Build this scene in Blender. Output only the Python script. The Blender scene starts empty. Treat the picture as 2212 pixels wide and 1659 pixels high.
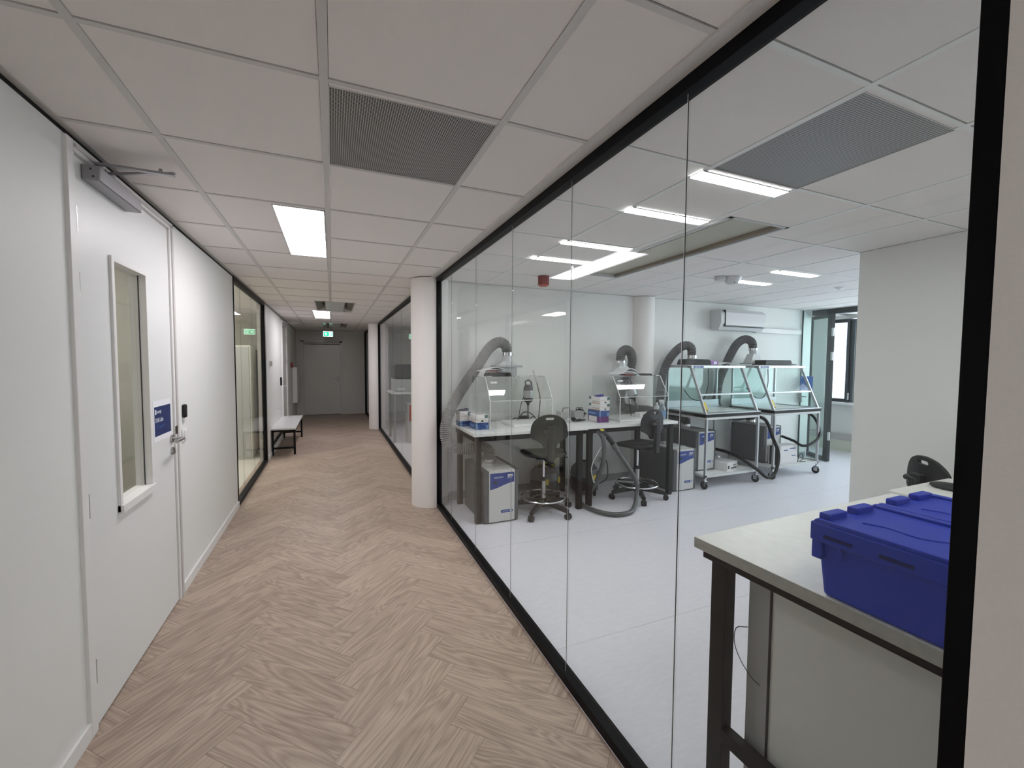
import bpy, math, random
from mathutils import Vector, Matrix
random.seed(7)
PI = math.pi
C = bpy.context.scene.collection
scn = bpy.context.scene

# ---------------------------------------------------------------- camera
F_PX, YAW, PITCH, ROLL = 923.46, 0.39824, 0.04958, 0.00615
cy, sy, cp, sp = math.cos(YAW), math.sin(YAW), math.cos(PITCH), math.sin(PITCH)
fwd = Vector((sy * cp, cy * cp, -sp))
rt = Vector((cy, -sy, 0))
up = rt.cross(fwd)
r2 = rt * math.cos(ROLL) + up * math.sin(ROLL)
u2 = -rt * math.sin(ROLL) + up * math.cos(ROLL)
cam_d = bpy.data.cameras.new('camera')
cam = bpy.data.objects.new('camera', cam_d)
C.objects.link(cam)
cam_d.sensor_width = 36.0
cam_d.lens = F_PX / 2212.0 * 36.0
cam_d.clip_start = 0.02
m = Matrix((r2, u2, -fwd)).transposed().to_4x4()
m.translation = Vector((0, 0, 1.55))
cam.matrix_world = m
scn.camera = cam

# ---------------------------------------------------------------- world, exposure, daylight
scn.view_settings.view_transform = 'Standard'
scn.view_settings.look = 'None'
scn.view_settings.gamma = 1.0
scn.view_settings.use_curve_mapping = False
scn.view_settings.exposure = 0.97
scn.cycles.transparent_max_bounces = 40   # many clear panes stand one behind the other
w = bpy.data.worlds.new('sky')
scn.world = w
w.use_nodes = True
bg = w.node_tree.nodes['Background']
bg.inputs[0].default_value = (0.80, 0.90, 1.0, 1)
bg.inputs[1].default_value = 2.6

E_PANEL, E_STRIP, E_WEST, E_ROOM, E_FILL = 10.5, 17.5, 18.0, 8.0, 14.0

def day_light(loc, sx, sz, power):
    d = bpy.data.lights.new('daylight', 'AREA')
    d.shape = 'RECTANGLE'; d.size = sx; d.size_y = sz
    d.energy = power; d.color = (0.84, 0.98, 1.0)
    o = bpy.data.objects.new('daylight', d)
    o.location = loc
    o.rotation_euler = (PI / 2, 0, PI / 2)   # looks towards -x
    C.objects.link(o)
    return o
day_light((8.95, 2.8, 1.65), 3.2, 1.4, 19)
day_light((8.95, 0.2, 1.65), 1.8, 1.4, 12)

# ---------------------------------------------------------------- materials
M = {}
def nodes(name):
    mt = bpy.data.materials.new(name); mt.use_nodes = True
    nt = mt.node_tree
    return mt, nt, nt.nodes['Principled BSDF']

def mat(name, col, rough=0.5, metal=0.0, spec=0.5, noise=0.0, nscale=200.0, bump=0.0, bscale=400.0, emis=0.0, coat=0.0):
    mt, nt, b = nodes(name)
    b.inputs['Base Color'].default_value = (*col, 1)
    b.inputs['Roughness'].default_value = rough
    b.inputs['Metallic'].default_value = metal
    b.inputs['Specular IOR Level'].default_value = spec
    b.inputs['Coat Weight'].default_value = coat
    tc = nt.nodes.new('ShaderNodeTexCoord')
    if noise > 0:
        n = nt.nodes.new('ShaderNodeTexNoise'); n.inputs['Scale'].default_value = nscale
        n.inputs['Detail'].default_value = 3
        nt.links.new(tc.outputs['Object'], n.inputs['Vector'])
        r = nt.nodes.new('ShaderNodeMapRange')
        r.inputs[1].default_value = 0.25; r.inputs[2].default_value = 0.75
        r.inputs[3].default_value = 1 - noise; r.inputs[4].default_value = 1 + noise
        nt.links.new(n.outputs['Fac'], r.inputs[0])
        v = nt.nodes.new('ShaderNodeVectorMath'); v.operation = 'SCALE'
        v.inputs[0].default_value = col
        nt.links.new(r.outputs[0], v.inputs['Scale'])
        nt.links.new(v.outputs[0], b.inputs['Base Color'])
    if bump > 0:
        n = nt.nodes.new('ShaderNodeTexNoise'); n.inputs['Scale'].default_value = bscale
        nt.links.new(tc.outputs['Object'], n.inputs['Vector'])
        bp = nt.nodes.new('ShaderNodeBump'); bp.inputs['Strength'].default_value = bump
        bp.inputs['Distance'].default_value = 0.002
        nt.links.new(n.outputs['Fac'], bp.inputs['Height'])
        nt.links.new(bp.outputs['Normal'], b.inputs['Normal'])
    if emis > 0:
        b.inputs['Emission Color'].default_value = (*col, 1)
        b.inputs['Emission Strength'].default_value = emis
    M[name] = mt
    return mt

def glass(name, tint, f0=0.04, rough=0.0):
    """thin clear pane: transmits straight through, mirrors more towards grazing"""
    mt = bpy.data.materials.new(name); mt.use_nodes = True
    nt = mt.node_tree; nt.nodes.clear()
    out = nt.nodes.new('ShaderNodeOutputMaterial')
    tr = nt.nodes.new('ShaderNodeBsdfTransparent'); tr.inputs[0].default_value = (*tint, 1)
    gl = nt.nodes.new('ShaderNodeBsdfGlossy'); gl.inputs['Roughness'].default_value = rough
    gl.inputs['Color'].default_value = (1, 1, 1, 1)
    lw = nt.nodes.new('ShaderNodeLayerWeight'); lw.inputs[0].default_value = 0.5
    p = nt.nodes.new('ShaderNodeMath'); p.operation = 'POWER'; p.inputs[1].default_value = 5
    nt.links.new(lw.outputs['Facing'], p.inputs[0])
    mr = nt.nodes.new('ShaderNodeMapRange'); mr.inputs[3].default_value = f0; mr.inputs[4].default_value = 0.36
    nt.links.new(p.outputs[0], mr.inputs[0])
    mx = nt.nodes.new('ShaderNodeMixShader')
    nt.links.new(mr.outputs[0], mx.inputs[0]); nt.links.new(tr.outputs[0], mx.inputs[1]); nt.links.new(gl.outputs[0], mx.inputs[2])
    nt.links.new(mx.outputs[0], out.inputs[0])
    M[name] = mt

mat('wall', (0.81, 0.81, 0.79), 0.55, noise=0.02, nscale=350, bump=0.25, bscale=500)
mat('wall_cream', (0.70, 0.685, 0.63), 0.6, noise=0.02)
mat('vinyl_seam', (0.50, 0.50, 0.54), 0.5)
mat('slot_blue', (0.006, 0.012, 0.12), 0.6, spec=0.2)
mat('column', (0.83, 0.80, 0.78), 0.55, noise=0.02, bump=0.2)
mat('door_white', (0.80, 0.805, 0.80), 0.32, noise=0.012, nscale=500, bump=0.15, bscale=700)
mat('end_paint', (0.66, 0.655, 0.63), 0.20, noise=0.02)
mat('trim_white', (0.82, 0.81, 0.80), 0.4)
mat('trim_grey', (0.50, 0.48, 0.46), 0.45)
mat('tile', (0.88, 0.845, 0.83), 0.85, noise=0.05, nscale=700, bump=0.35, bscale=600)
mat('tbar', (0.68, 0.67, 0.66), 0.5)
mat('tbar_lab', (0.86, 0.88, 0.87), 0.4)
mat('joint_glint', (0.88, 0.90, 0.93), 0.15)
mat('glass_rim', (0.02, 0.06, 0.06), 0.2)
mat('black', (0.006, 0.006, 0.007), 0.5, spec=0.25)
mat('black_gloss', (0.003, 0.003, 0.004), 0.45, spec=0.12)
mat('black_plastic', (0.013, 0.013, 0.015), 0.5, spec=0.3, bump=0.1)
mat('dark_fabric', (0.022, 0.023, 0.026), 0.75, bump=0.3, bscale=900)
mat('dark_frame', (0.03, 0.036, 0.042), 0.35)
mat('slate', (0.05, 0.065, 0.075), 0.45)
mat('chrome', (0.82, 0.82, 0.84), 0.12, metal=1.0)
mat('steel', (0.45, 0.44, 0.43), 0.3, metal=1.0)
mat('alu', (0.50, 0.51, 0.53), 0.38, metal=0.7)
mat('closer', (0.34, 0.34, 0.36), 0.35, metal=0.6)
mat('frame_white', (0.62, 0.63, 0.64), 0.35)
mat('lab_top', (0.82, 0.82, 0.81), 0.35)
mat('bench_top', (0.76, 0.76, 0.73), 0.35, noise=0.05, nscale=25)
mat('bench_edge', (0.40, 0.40, 0.375), 0.5, noise=0.10, nscale=40)
mat('cab_grey', (0.66, 0.67, 0.65), 0.45, noise=0.015)
mat('cab_edge', (0.36, 0.37, 0.37), 0.4)
mat('purifier_side', (0.10, 0.105, 0.11), 0.4, bump=0.1)
mat('purifier_front', (0.60, 0.60, 0.585), 0.42, noise=0.02, nscale=500)
mat('purifier_top', (0.50, 0.50, 0.49), 0.4)
mat('sign_blue', (0.008, 0.026, 0.135), 0.3)
mat('frame_shade', (0.60, 0.57, 0.55), 0.45)
mat('sheet_white', (0.90, 0.90, 0.94), 0.4)
mat('blue_label', (0.018, 0.05, 0.25), 0.35)
mat('white_ink', (0.75, 0.78, 0.85), 0.5)
mat('faint_ink', (0.05, 0.11, 0.33), 0.5)
mat('ink', (0.03, 0.03, 0.035), 0.5)
mat('hose_grey', (0.14, 0.14, 0.145), 0.55)
mat('hose_light', (0.24, 0.24, 0.235), 0.55)
mat('hose_black', (0.006, 0.006, 0.007), 0.5, spec=0.3)
mat('vac_hose', (0.085, 0.088, 0.09), 0.4)
mat('yellow', (0.62, 0.48, 0.06), 0.45)
mat('paper', (0.78, 0.78, 0.80), 0.7)
mat('card_white', (0.74, 0.72, 0.72), 0.6)
mat('card_orange', (0.50, 0.27, 0.12), 0.6)
mat('card_blue', (0.035, 0.085, 0.28), 0.4)
mat('card_lightblue', (0.20, 0.33, 0.55), 0.4)
mat('card_purple', (0.13, 0.035, 0.16), 0.45)
mat('card_violet', (0.30, 0.11, 0.42), 0.45)
mat('card_green', (0.04, 0.13, 0.14), 0.5)
mat('nitrile', (0.05, 0.045, 0.28), 0.5)
mat('nitrile_grey', (0.045, 0.045, 0.10), 0.5)
mat('crate_blue', (0.010, 0.035, 0.42), 0.5, spec=0.3, bump=0.15, bscale=900)
mat('red', (0.20, 0.012, 0.015), 0.4)
mat('red_panel', (0.50, 0.10, 0.07), 0.5)
mat('brown', (0.06, 0.03, 0.022), 0.5)
mat('wood_strip', (0.22, 0.17, 0.12), 0.5)
mat('cream_metal', (0.56, 0.54, 0.46), 0.35, metal=0.25)
mat('bronze', (0.30, 0.26, 0.22), 0.3, metal=0.8)
mat('cream_trim', (0.66, 0.68, 0.56), 0.5)
mat('exit_green', (0.0, 0.34, 0.13), 0.4, emis=1.7)
mat('exit_white', (0.75, 1.0, 0.88), 0.4, emis=1.5)
mat('blue_poster', (0.10, 0.20, 0.55), 0.5)
mat('bag', (0.42, 0.42, 0.43), 0.25)
mat('bench_white', (0.78, 0.77, 0.78), 0.16)
mat('device_white', (0.50, 0.50, 0.50), 0.4)
mat('device_grey', (0.10, 0.10, 0.11), 0.35)
mat('brick_out', (0.36, 0.38, 0.50), 0.8, noise=0.4, nscale=3)
glass('pane', (0.97, 0.98, 0.975), 0.020)
glass('pane_green', (0.925, 0.972, 0.966), 0.03)
glass('acrylic', (0.965, 0.97, 0.965), 0.05)
mat('acrylic_edge', (0.72, 0.74, 0.73), 0.25)
mt = bpy.data.materials.new('film'); mt.use_nodes = True; nt = mt.node_tree; nt.nodes.clear()
_o = nt.nodes.new('ShaderNodeOutputMaterial'); _t = nt.nodes.new('ShaderNodeBsdfTranslucent'); _t.inputs[0].default_value = (0.95, 0.97, 1, 1)
nt.links.new(_t.outputs[0], _o.inputs[0]); M['film'] = mt
mt, nt, b = nodes('clear_plastic')
b.inputs['Base Color'].default_value = (0.75, 0.85, 0.95, 1)
b.inputs['Transmission Weight'].default_value = 0.8
b.inputs['Roughness'].default_value = 0.2
M['clear_plastic'] = mt

def emitter(name, col, s):
    mt = bpy.data.materials.new(name); mt.use_nodes = True
    nt = mt.node_tree; nt.nodes.clear()
    out = nt.nodes.new('ShaderNodeOutputMaterial'); e = nt.nodes.new('ShaderNodeEmission')
    e.inputs[0].default_value = (*col, 1); e.inputs[1].default_value = s
    nt.links.new(e.outputs[0], out.inputs[0]); M[name] = mt
emitter('panel_glow', (1.0, 0.955, 0.995), E_PANEL)
emitter('strip_glow', (0.97, 1.0, 0.98), E_STRIP)
emitter('west_glow', (1.0, 0.97, 0.86), E_WEST)
emitter('dim_glow', (1.0, 0.96, 0.88), 7.0)
emitter('room_glow', (0.95, 1.0, 1.0), E_ROOM)
emitter('fill_glow', (0.98, 0.99, 1.0), E_FILL)

# lab vinyl floor: pale blue grey with fine marbling
mt, nt, b = nodes('vinyl')
tc = nt.nodes.new('ShaderNodeTexCoord')
n1 = nt.nodes.new('ShaderNodeTexNoise'); n1.inputs['Scale'].default_value = 14; n1.inputs['Detail'].default_value = 8
n1.inputs['Roughness'].default_value = 0.75
mp = nt.nodes.new('ShaderNodeMapping'); mp.inputs['Scale'].default_value = (1.0, 3.5, 1)
nt.links.new(tc.outputs['Object'], mp.inputs[0]); nt.links.new(mp.outputs[0], n1.inputs['Vector'])
cr = nt.nodes.new('ShaderNodeValToRGB')
cr.color_ramp.elements[0].position = 0.3; cr.color_ramp.elements[0].color = (0.69, 0.68, 0.74, 1)
cr.color_ramp.elements[1].position = 0.7; cr.color_ramp.elements[1].color = (0.78, 0.77, 0.83, 1)
nt.links.new(n1.outputs['Fac'], cr.inputs[0]); nt.links.new(cr.outputs[0], b.inputs['Base Color'])
b.inputs['Roughness'].default_value = 0.38
b.inputs['Specular IOR Level'].default_value = 0.4
M['vinyl'] = mt

# herringbone oak vinyl: uv carries metres along / across each plank, pid a random per plank
PW, PL = 0.164, 0.656
mt, nt, b = nodes('herringbone')
N = nt.nodes.new; L = nt.links.new
uv = N('ShaderNodeUVMap'); uv.uv_map = 'plank'
at = N('ShaderNodeAttribute'); at.attribute_name = 'pid'; at.attribute_type = 'GEOMETRY'
sx = N('ShaderNodeSeparateXYZ'); L(uv.outputs[0], sx.inputs[0])
cmb = N('ShaderNodeCombineXYZ')
mu = N('ShaderNodeMath'); mu.operation = 'MULTIPLY'; mu.inputs[1].default_value = 37.0; L(at.outputs['Fac'], mu.inputs[0])
L(sx.outputs[0], cmb.inputs[0]); L(sx.outputs[1], cmb.inputs[1]); L(mu.outputs[0], cmb.inputs[2])
mp = N('ShaderNodeMapping'); mp.inputs['Scale'].default_value = (1.5, 10.0, 1.0); L(cmb.outputs[0], mp.inputs[0])
ns = N('ShaderNodeTexNoise'); ns.inputs['Scale'].default_value = 1.0; ns.inputs['Detail'].default_value = 1.5; ns.inputs['Distortion'].default_value = 0.5
L(mp.outputs[0], ns.inputs['Vector'])
m8 = N('ShaderNodeMath'); m8.operation = 'MULTIPLY'; m8.inputs[1].default_value = 11.0; L(ns.outputs['Fac'], m8.inputs[0])
fr = N('ShaderNodeMath'); fr.operation = 'PINGPONG'; fr.inputs[1].default_value = 0.5; L(m8.outputs[0], fr.inputs[0])
mp2 = N('ShaderNodeMapping'); mp2.inputs['Scale'].default_value = (5.0, 170.0, 1.0); L(cmb.outputs[0], mp2.inputs[0])
n2 = N('ShaderNodeTexNoise'); n2.inputs['Scale'].default_value = 1.0; n2.inputs['Detail'].default_value = 3; L(mp2.outputs[0], n2.inputs['Vector'])
a1 = N('ShaderNodeMath'); a1.operation = 'MULTIPLY_ADD'; a1.inputs[1].default_value = 0.50; L(fr.outputs[0], a1.inputs[0])
a2 = N('ShaderNodeMath'); a2.operation = 'MULTIPLY'; a2.inputs[1].default_value = 0.62; L(n2.outputs['Fac'], a2.inputs[0])
L(a2.outputs[0], a1.inputs[2])
a3 = N('ShaderNodeMath'); a3.operation = 'MULTIPLY_ADD'; a3.inputs[1].default_value = 0.16; L(at.outputs['Fac'], a3.inputs[0]); L(a1.outputs[0], a3.inputs[2])
cr = N('ShaderNodeValToRGB')
cr.color_ramp.elements[0].position = 0.22; cr.color_ramp.elements[0].color = (0.275, 0.198, 0.154, 1)
cr.color_ramp.elements[1].position = 0.85; cr.color_ramp.elements[1].color = (0.59, 0.475, 0.385, 1)
L(a3.outputs[0], cr.inputs[0])
# seams
def edge(sock, width, total):
    s = N('ShaderNodeMath'); s.operation = 'SUBTRACT'; s.inputs[0].default_value = total; L(sock, s.inputs[1])
    mn = N('ShaderNodeMath'); mn.operation = 'MINIMUM'; L(sock, mn.inputs[0]); L(s.outputs[0], mn.inputs[1])
    g = N('ShaderNodeMath'); g.operation = 'LESS_THAN'; g.inputs[1].default_value = width; L(mn.outputs[0], g.inputs[0])
    return g.outputs[0]
e1 = edge(sx.outputs[0], 0.0011, PL); e2 = edge(sx.outputs[1], 0.0011, PW)
mxx = N('ShaderNodeMath'); mxx.operation = 'MAXIMUM'; L(e1, mxx.inputs[0]); L(e2, mxx.inputs[1])
sc = N('ShaderNodeMath'); sc.operation = 'MULTIPLY'; sc.inputs[1].default_value = 0.55; L(mxx.outputs[0], sc.inputs[0])
mix = N('ShaderNodeMix'); mix.data_type = 'RGBA'; L(sc.outputs[0], mix.inputs[0]); L(cr.outputs[0], mix.inputs[6])
mix.inputs[7].default_value = (0.10, 0.07, 0.05, 1)
L(mix.outputs[2], b.inputs['Base Color'])
b.inputs['Roughness'].default_value = 0.48
b.inputs['Specular IOR Level'].default_value = 0.35
M['herringbone'] = mt

# perforated sheet: grid of small dark holes (object coordinates, metres)
def perforated(name, base, dark, pitch, hole):
    mt, nt, b = nodes(name)
    N = nt.nodes.new; L = nt.links.new
    tc = N('ShaderNodeTexCoord'); s = N('ShaderNodeSeparateXYZ'); L(tc.outputs['Object'], s.inputs[0])
    outs = []
    for k, p in ((0, pitch), (1, pitch)):
        q = N('ShaderNodeMath'); q.operation = 'MULTIPLY'; q.inputs[1].default_value = 1 / p; L(s.outputs[k], q.inputs[0])
        f = N('ShaderNodeMath'); f.operation = 'FRACT'; L(q.outputs[0], f.inputs[0])
        c = N('ShaderNodeMath'); c.operation = 'SUBTRACT'; c.inputs[1].default_value = 0.5; L(f.outputs[0], c.inputs[0])
        c2 = N('ShaderNodeMath'); c2.operation = 'POWER'; c2.inputs[1].default_value = 2
        ab = N('ShaderNodeMath'); ab.operation = 'ABSOLUTE'; L(c.outputs[0], ab.inputs[0]); L(ab.outputs[0], c2.inputs[0])
        outs.append(c2.outputs[0])
    ad = N('ShaderNodeMath'); L(outs[0], ad.inputs[0]); L(outs[1], ad.inputs[1])
    lt = N('ShaderNodeMath'); lt.operation = 'LESS_THAN'; lt.inputs[1].default_value = hole * hole; L(ad.outputs[0], lt.inputs[0])
    mx = N('ShaderNodeMix'); mx.data_type = 'RGBA'; L(lt.outputs[0], mx.inputs[0])
    mx.inputs[6].default_value = (*base, 1); mx.inputs[7].default_value = (*dark, 1)
    L(mx.outputs[2], b.inputs['Base Color']); b.inputs['Roughness'].default_value = 0.45
    M[name] = mt
perforated('perf', (0.50, 0.50, 0.49), (0.02, 0.02, 0.02), 0.0083, 0.40)
perforated('perf_lab', (0.46, 0.47, 0.48), (0.06, 0.065, 0.07), 0.0083, 0.36)

# ---------------------------------------------------------------- geometry helpers
def catmull(pts, n=12, closed=False):
    P = [Vector(p) for p in pts]
    if closed: P = [P[-1]] + P + [P[0], P[1]]
    else: P = [P[0] * 2 - P[1]] + P + [P[-1] * 2 - P[-2]]
    out = []
    for i in range(1, len(P) - 2):
        for k in range(n):
            t = k / n
            a, b_, c, d = P[i - 1], P[i], P[i + 1], P[i + 2]
            out.append(0.5 * ((2 * b_) + (c - a) * t + (2 * a - 5 * b_ + 4 * c - d) * t * t + (3 * b_ - a - 3 * c + d) * t ** 3))
    if not closed: out.append(P[-2])
    return out

def resample(pts, step):
    out = [pts[0]]; acc = 0.0
    for a, b_ in zip(pts, pts[1:]):
        d = (b_ - a).length
        if d < 1e-9: continue
        pos = step - acc
        while pos <= d:
            out.append(a.lerp(b_, pos / d)); pos += step
        acc = (acc + d) % step
    out.append(pts[-1])
    return out

class MB:
    def __init__(s): s.v = []; s.f = []; s.mi = []
    def add(s, vs, fs, mi=0):
        o = len(s.v); s.v += [tuple(v) for v in vs]
        s.f += [tuple(i + o for i in f) for f in fs]; s.mi += [mi] * len(fs)
        return s
    def box(s, x0, x1, y0, y1, z0, z1, mi=0, R=None):
        vs = [Vector((x, y, z)) for z in (z0, z1) for y in (y0, y1) for x in (x0, x1)]
        if R is not None: vs = [R @ v for v in vs]
        return s.add(vs, [(0, 2, 3, 1), (4, 5, 7, 6), (0, 1, 5, 4), (2, 6, 7, 3), (1, 3, 7, 5), (0, 4, 6, 2)], mi)
    def cyl(s, p0, p1, r0, r1=None, n=20, mi=0, cap=True):
        r1 = r0 if r1 is None else r1
        p0, p1 = Vector(p0), Vector(p1); d = (p1 - p0).normalized()
        a = d.orthogonal().normalized(); b_ = d.cross(a)
        vs = []
        for p, r in ((p0, r0), (p1, r1)):
            vs += [p + (a * math.cos(2 * PI * i / n) + b_ * math.sin(2 * PI * i / n)) * r for i in range(n)]
        fs = [(i, (i + 1) % n, n + (i + 1) % n, n + i) for i in range(n)]
        if cap: fs += [tuple(range(n - 1, -1, -1)), tuple(range(n, 2 * n))]
        return s.add(vs, fs, mi)
    def tube(s, pts, r, n=12, mi=0, closed=False, cap=True):
        P = [Vector(p) for p in pts]; k = len(P)
        R = r if isinstance(r, (list, tuple)) else [r] * k
        vs = []; prev = None
        for i in range(k):
            if closed: t = P[(i + 1) % k] - P[i - 1]
            else: t = P[min(i + 1, k - 1)] - P[max(i - 1, 0)]
            t.normalize()
            if prev is None: a = t.orthogonal().normalized()
            else:
                a = prev - t * prev.dot(t); a.normalize()
            prev = a; b_ = t.cross(a)
            vs += [P[i] + (a * math.cos(2 * PI * j / n) + b_ * math.sin(2 * PI * j / n)) * R[i] for j in range(n)]
        fs = []
        for i in range(k if closed else k - 1):
            i2 = (i + 1) % k
            fs += [(i * n + j, i * n + (j + 1) % n, i2 * n + (j + 1) % n, i2 * n + j) for j in range(n)]
        if cap and not closed: fs += [tuple(range(n - 1, -1, -1)), tuple(range((k - 1) * n, k * n))]
        return s.add(vs, fs, mi)
    def ribbed(s, pts, r, pitch=0.016, depth=0.006, n=20, mi=0):
        P = resample(catmull(pts, 14), pitch / 4)
        R = [r - depth * (0.5 - 0.5 * math.cos(2 * PI * i / 4)) for i in range(len(P))]
        return s.tube(P, R, n, mi)
    def lathe(s, prof, c=(0, 0, 0), n=28, mi=0, axis=None):
        c = Vector(c); vs = []
        for r, z in prof:
            vs += [c + Vector((r * math.cos(2 * PI * i / n), r * math.sin(2 * PI * i / n), z)) for i in range(n)]
        k = len(prof)
        fs = [(j * n + i, j * n + (i + 1) % n, (j + 1) * n + (i + 1) % n, (j + 1) * n + i) for j in range(k - 1) for i in range(n)]
        fs += [tuple(range(n - 1, -1, -1)), tuple(range((k - 1) * n, k * n))]
        return s.add(vs, fs, mi)
    def prism(s, poly, d0, d1, plane='xy', mi=0):
        def q(a, b_, d):
            return {'xy': (a, b_, d), 'xz': (a, d, b_), 'yz': (d, a, b_)}[plane]
        n = len(poly)
        vs = [q(a, b_, d0) for a, b_ in poly] + [q(a, b_, d1) for a, b_ in poly]
        fs = [(i, (i + 1) % n, n + (i + 1) % n, n + i) for i in range(n)] + [tuple(range(n - 1, -1, -1)), tuple(range(n, 2 * n))]
        return s.add(vs, fs, mi)
    def blob(s, c, rx, ry, rz, n=16, mi=0, wob=0.0):
        rng = random.Random(int(abs(c[0]) * 999 + abs(c[2]) * 77))
        vs = []; k = n // 2
        for j in range(k + 1):
            ph = PI * j / k
            for i in range(n):
                th = 2 * PI * i / n; q = 1 + wob * (rng.random() - 0.5)
                vs.append((c[0] + rx * q * math.sin(ph) * math.cos(th), c[1] + ry * q * math.sin(ph) * math.sin(th), c[2] - rz * math.cos(ph)))
        fs = [(j * n + i, j * n + (i + 1) % n, (j + 1) * n + (i + 1) % n, (j + 1) * n + i) for j in range(k) for i in range(n)]
        return s.add(vs, fs, mi)
    def build(s, name, m_, parent=None, bevel=0.0, loc=None, smooth=32, seg=2):
        me = bpy.data.meshes.new(name)
        me.from_pydata(s.v, [], s.f)
        for q in (m_ if isinstance(m_, (list, tuple)) else [m_]): me.materials.append(M[q])
        me.polygons.foreach_set('material_index', s.mi)
        me.update()
        import bmesh
        bm = bmesh.new(); bm.from_mesh(me); bmesh.ops.recalc_face_normals(bm, faces=bm.faces); bm.to_mesh(me); bm.free()
        if smooth:
            me.polygons.foreach_set('use_smooth', [True] * len(me.polygons))
            me.set_sharp_from_angle(angle=math.radians(smooth))
        o = bpy.data.objects.new(name, me); C.objects.link(o)
        if parent is not None: o.parent = parent
        if loc is not None: o.location = loc
        if bevel > 0:
            bv = o.modifiers.new('bevel', 'BEVEL'); bv.width = bevel; bv.segments = seg
            bv.limit_method = 'ANGLE'; bv.angle_limit = math.radians(40); bv.harden_normals = False
        return o

def tag(o, label=None, cat=None, group=None, kind=None):
    if label: o['label'] = label
    if cat: o['category'] = cat
    if group: o['group'] = group
    if kind: o['kind'] = kind
    return o
def thing(name, label, cat, loc=(0, 0, 0), rz=0.0, group=None):
    o = bpy.data.objects.new(name, None); C.objects.link(o)
    o.empty_display_size = 0.1
    o.location = loc; o.rotation_euler = (0, 0, rz)
    return tag(o, label, cat, group)
def struct_empty(name):
    o = bpy.data.objects.new(name, None); C.objects.link(o); o.empty_display_size = 0.1
    o['kind'] = 'structure'
    return o
def struct(name, mb, m_, parent=None, **k):
    o = mb.build(name, m_, parent, **k)
    if parent is None: o['kind'] = 'structure'
    return o
def copy_tree(o, parent=None):
    c = o.copy(); C.objects.link(c)
    if parent is not None: c.parent = parent
    for ch in list(o.children): copy_tree(ch, c)
    return c
def B(*a, **k): return MB().box(*a, **k)
def lettering(name, txt, size, mtx, m_, parent, extrude=0.0004, stretch=1.0):
    cu = bpy.data.curves.new(name, 'FONT'); cu.body = txt; cu.size = size; cu.extrude = extrude
    t = bpy.data.objects.new(name, cu); C.objects.link(t)
    bpy.context.view_layer.update()
    dg = bpy.context.evaluated_depsgraph_get()
    me = bpy.data.meshes.new_from_object(t.evaluated_get(dg))
    bpy.data.objects.remove(t)
    me.transform(Matrix.Diagonal((stretch, 1, 1, 1)))
    me.transform(mtx)
    me.materials.clear(); me.materials.append(M[m_])
    o = bpy.data.objects.new(name, me); C.objects.link(o); o.parent = parent
    return o
def face_negy(x, y, z): return Matrix.Translation((x, y, z)) @ Matrix.Rotation(PI / 2, 4, 'X')          # readable looking +y
def face_posx(x, y, z): return Matrix.Translation((x, y, z)) @ Matrix.Rotation(PI / 2, 4, 'Z') @ Matrix.Rotation(PI / 2, 4, 'X')  # readable looking -x

CEIL = 2.44
# ================================================================ SHELL
# ---- corridor herringbone floor
def clip(poly, x0, x1, y0, y1):
    for ax, lim, keep in ((0, x0, 1), (0, x1, -1), (1, y0, 1), (1, y1, -1)):
        out = []
        for i in range(len(poly)):
            a, b_ = poly[i - 1], poly[i]
            ina, inb = keep * (a[ax] - lim) >= 0, keep * (b_[ax] - lim) >= 0
            if ina != inb:
                t = (lim - a[ax]) / (b_[ax] - a[ax])
                out.append((a[0] + (b_[0] - a[0]) * t, a[1] + (b_[1] - a[1]) * t))
            if inb: out.append(b_)
        poly = out
        if len(poly) < 3: return None
    return poly
def herring(x0, x1, y0, y1, xoff, yoff):
    s2 = math.sqrt(0.5)
    V, F, UV, ID = [], [], [], []
    rot = lambda x, y: ((x - y) * s2 + xoff, (x + y) * s2 + yoff)
    inv = lambda X, Y: (((X - xoff) + (Y - yoff)) * s2, ((Y - yoff) - (X - xoff)) * s2)
    for j in range(-6, 7):
        for i in range(-140, 220):
            ox, oy = i * PW + j * PL, i * PW - j * PL
            for (bx, by, w_, h_) in ((ox, oy, PL, PW), (ox + PL, oy + PW - PL, PW, PL)):
                poly = [rot(bx, by), rot(bx + w_, by), rot(bx + w_, by + h_), rot(bx, by + h_)]
                if max(p[1] for p in poly) < y0 or min(p[1] for p in poly) > y1: continue
                poly = clip(poly, x0, x1, y0, y1)
                if not poly: continue
                o = len(V); rnd = random.random()
                for X, Y in poly:
                    V.append((X, Y, 0)); lx, ly = inv(X, Y)
                    UV.append((lx - bx, ly - by) if w_ > h_ else (ly - by, lx - bx))
                F.append(tuple(range(o, o + len(poly)))); ID.append(rnd)
    me = bpy.data.meshes.new('floor'); me.from_pydata(V, [], F)
    uvl = me.uv_layers.new(name='plank')
    for l in me.loops: uvl.data[l.index].uv = UV[l.vertex_index]
    a = me.attributes.new('pid', 'FLOAT', 'FACE'); a.data.foreach_set('value', ID)
    me.materials.append(M['herringbone'])
    o = bpy.data.objects.new('floor', me); C.objects.link(o); o['kind'] = 'structure'
    return o
herring(-1.06, 1.01, -3.2, 13.9, 0.098, -0.02)
struct('floor', MB().box(1.01, 8.8, -3.3, 11.6, -0.06, 0.0), 'vinyl')
struct('floor', MB().box(-5.2, -1.06, -3.3, 13.9, -0.06, 0.0), 'wall_cream')
struct('floor', MB().box(-1.06, 1.01, -3.3, 14.0, -0.08, -0.012), 'trim_grey')
# welded seams of the lab vinyl
struct('trim_1', MB().box(1.06, 3.85, 1.966, 1.968, 0, 0.0006).box(1.06, 8.5, 3.30, 3.302, 0, 0.0006).box(4.3, 8.5, 1.3, 1.302, 0, 0.0006), 'vinyl_seam')

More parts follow.
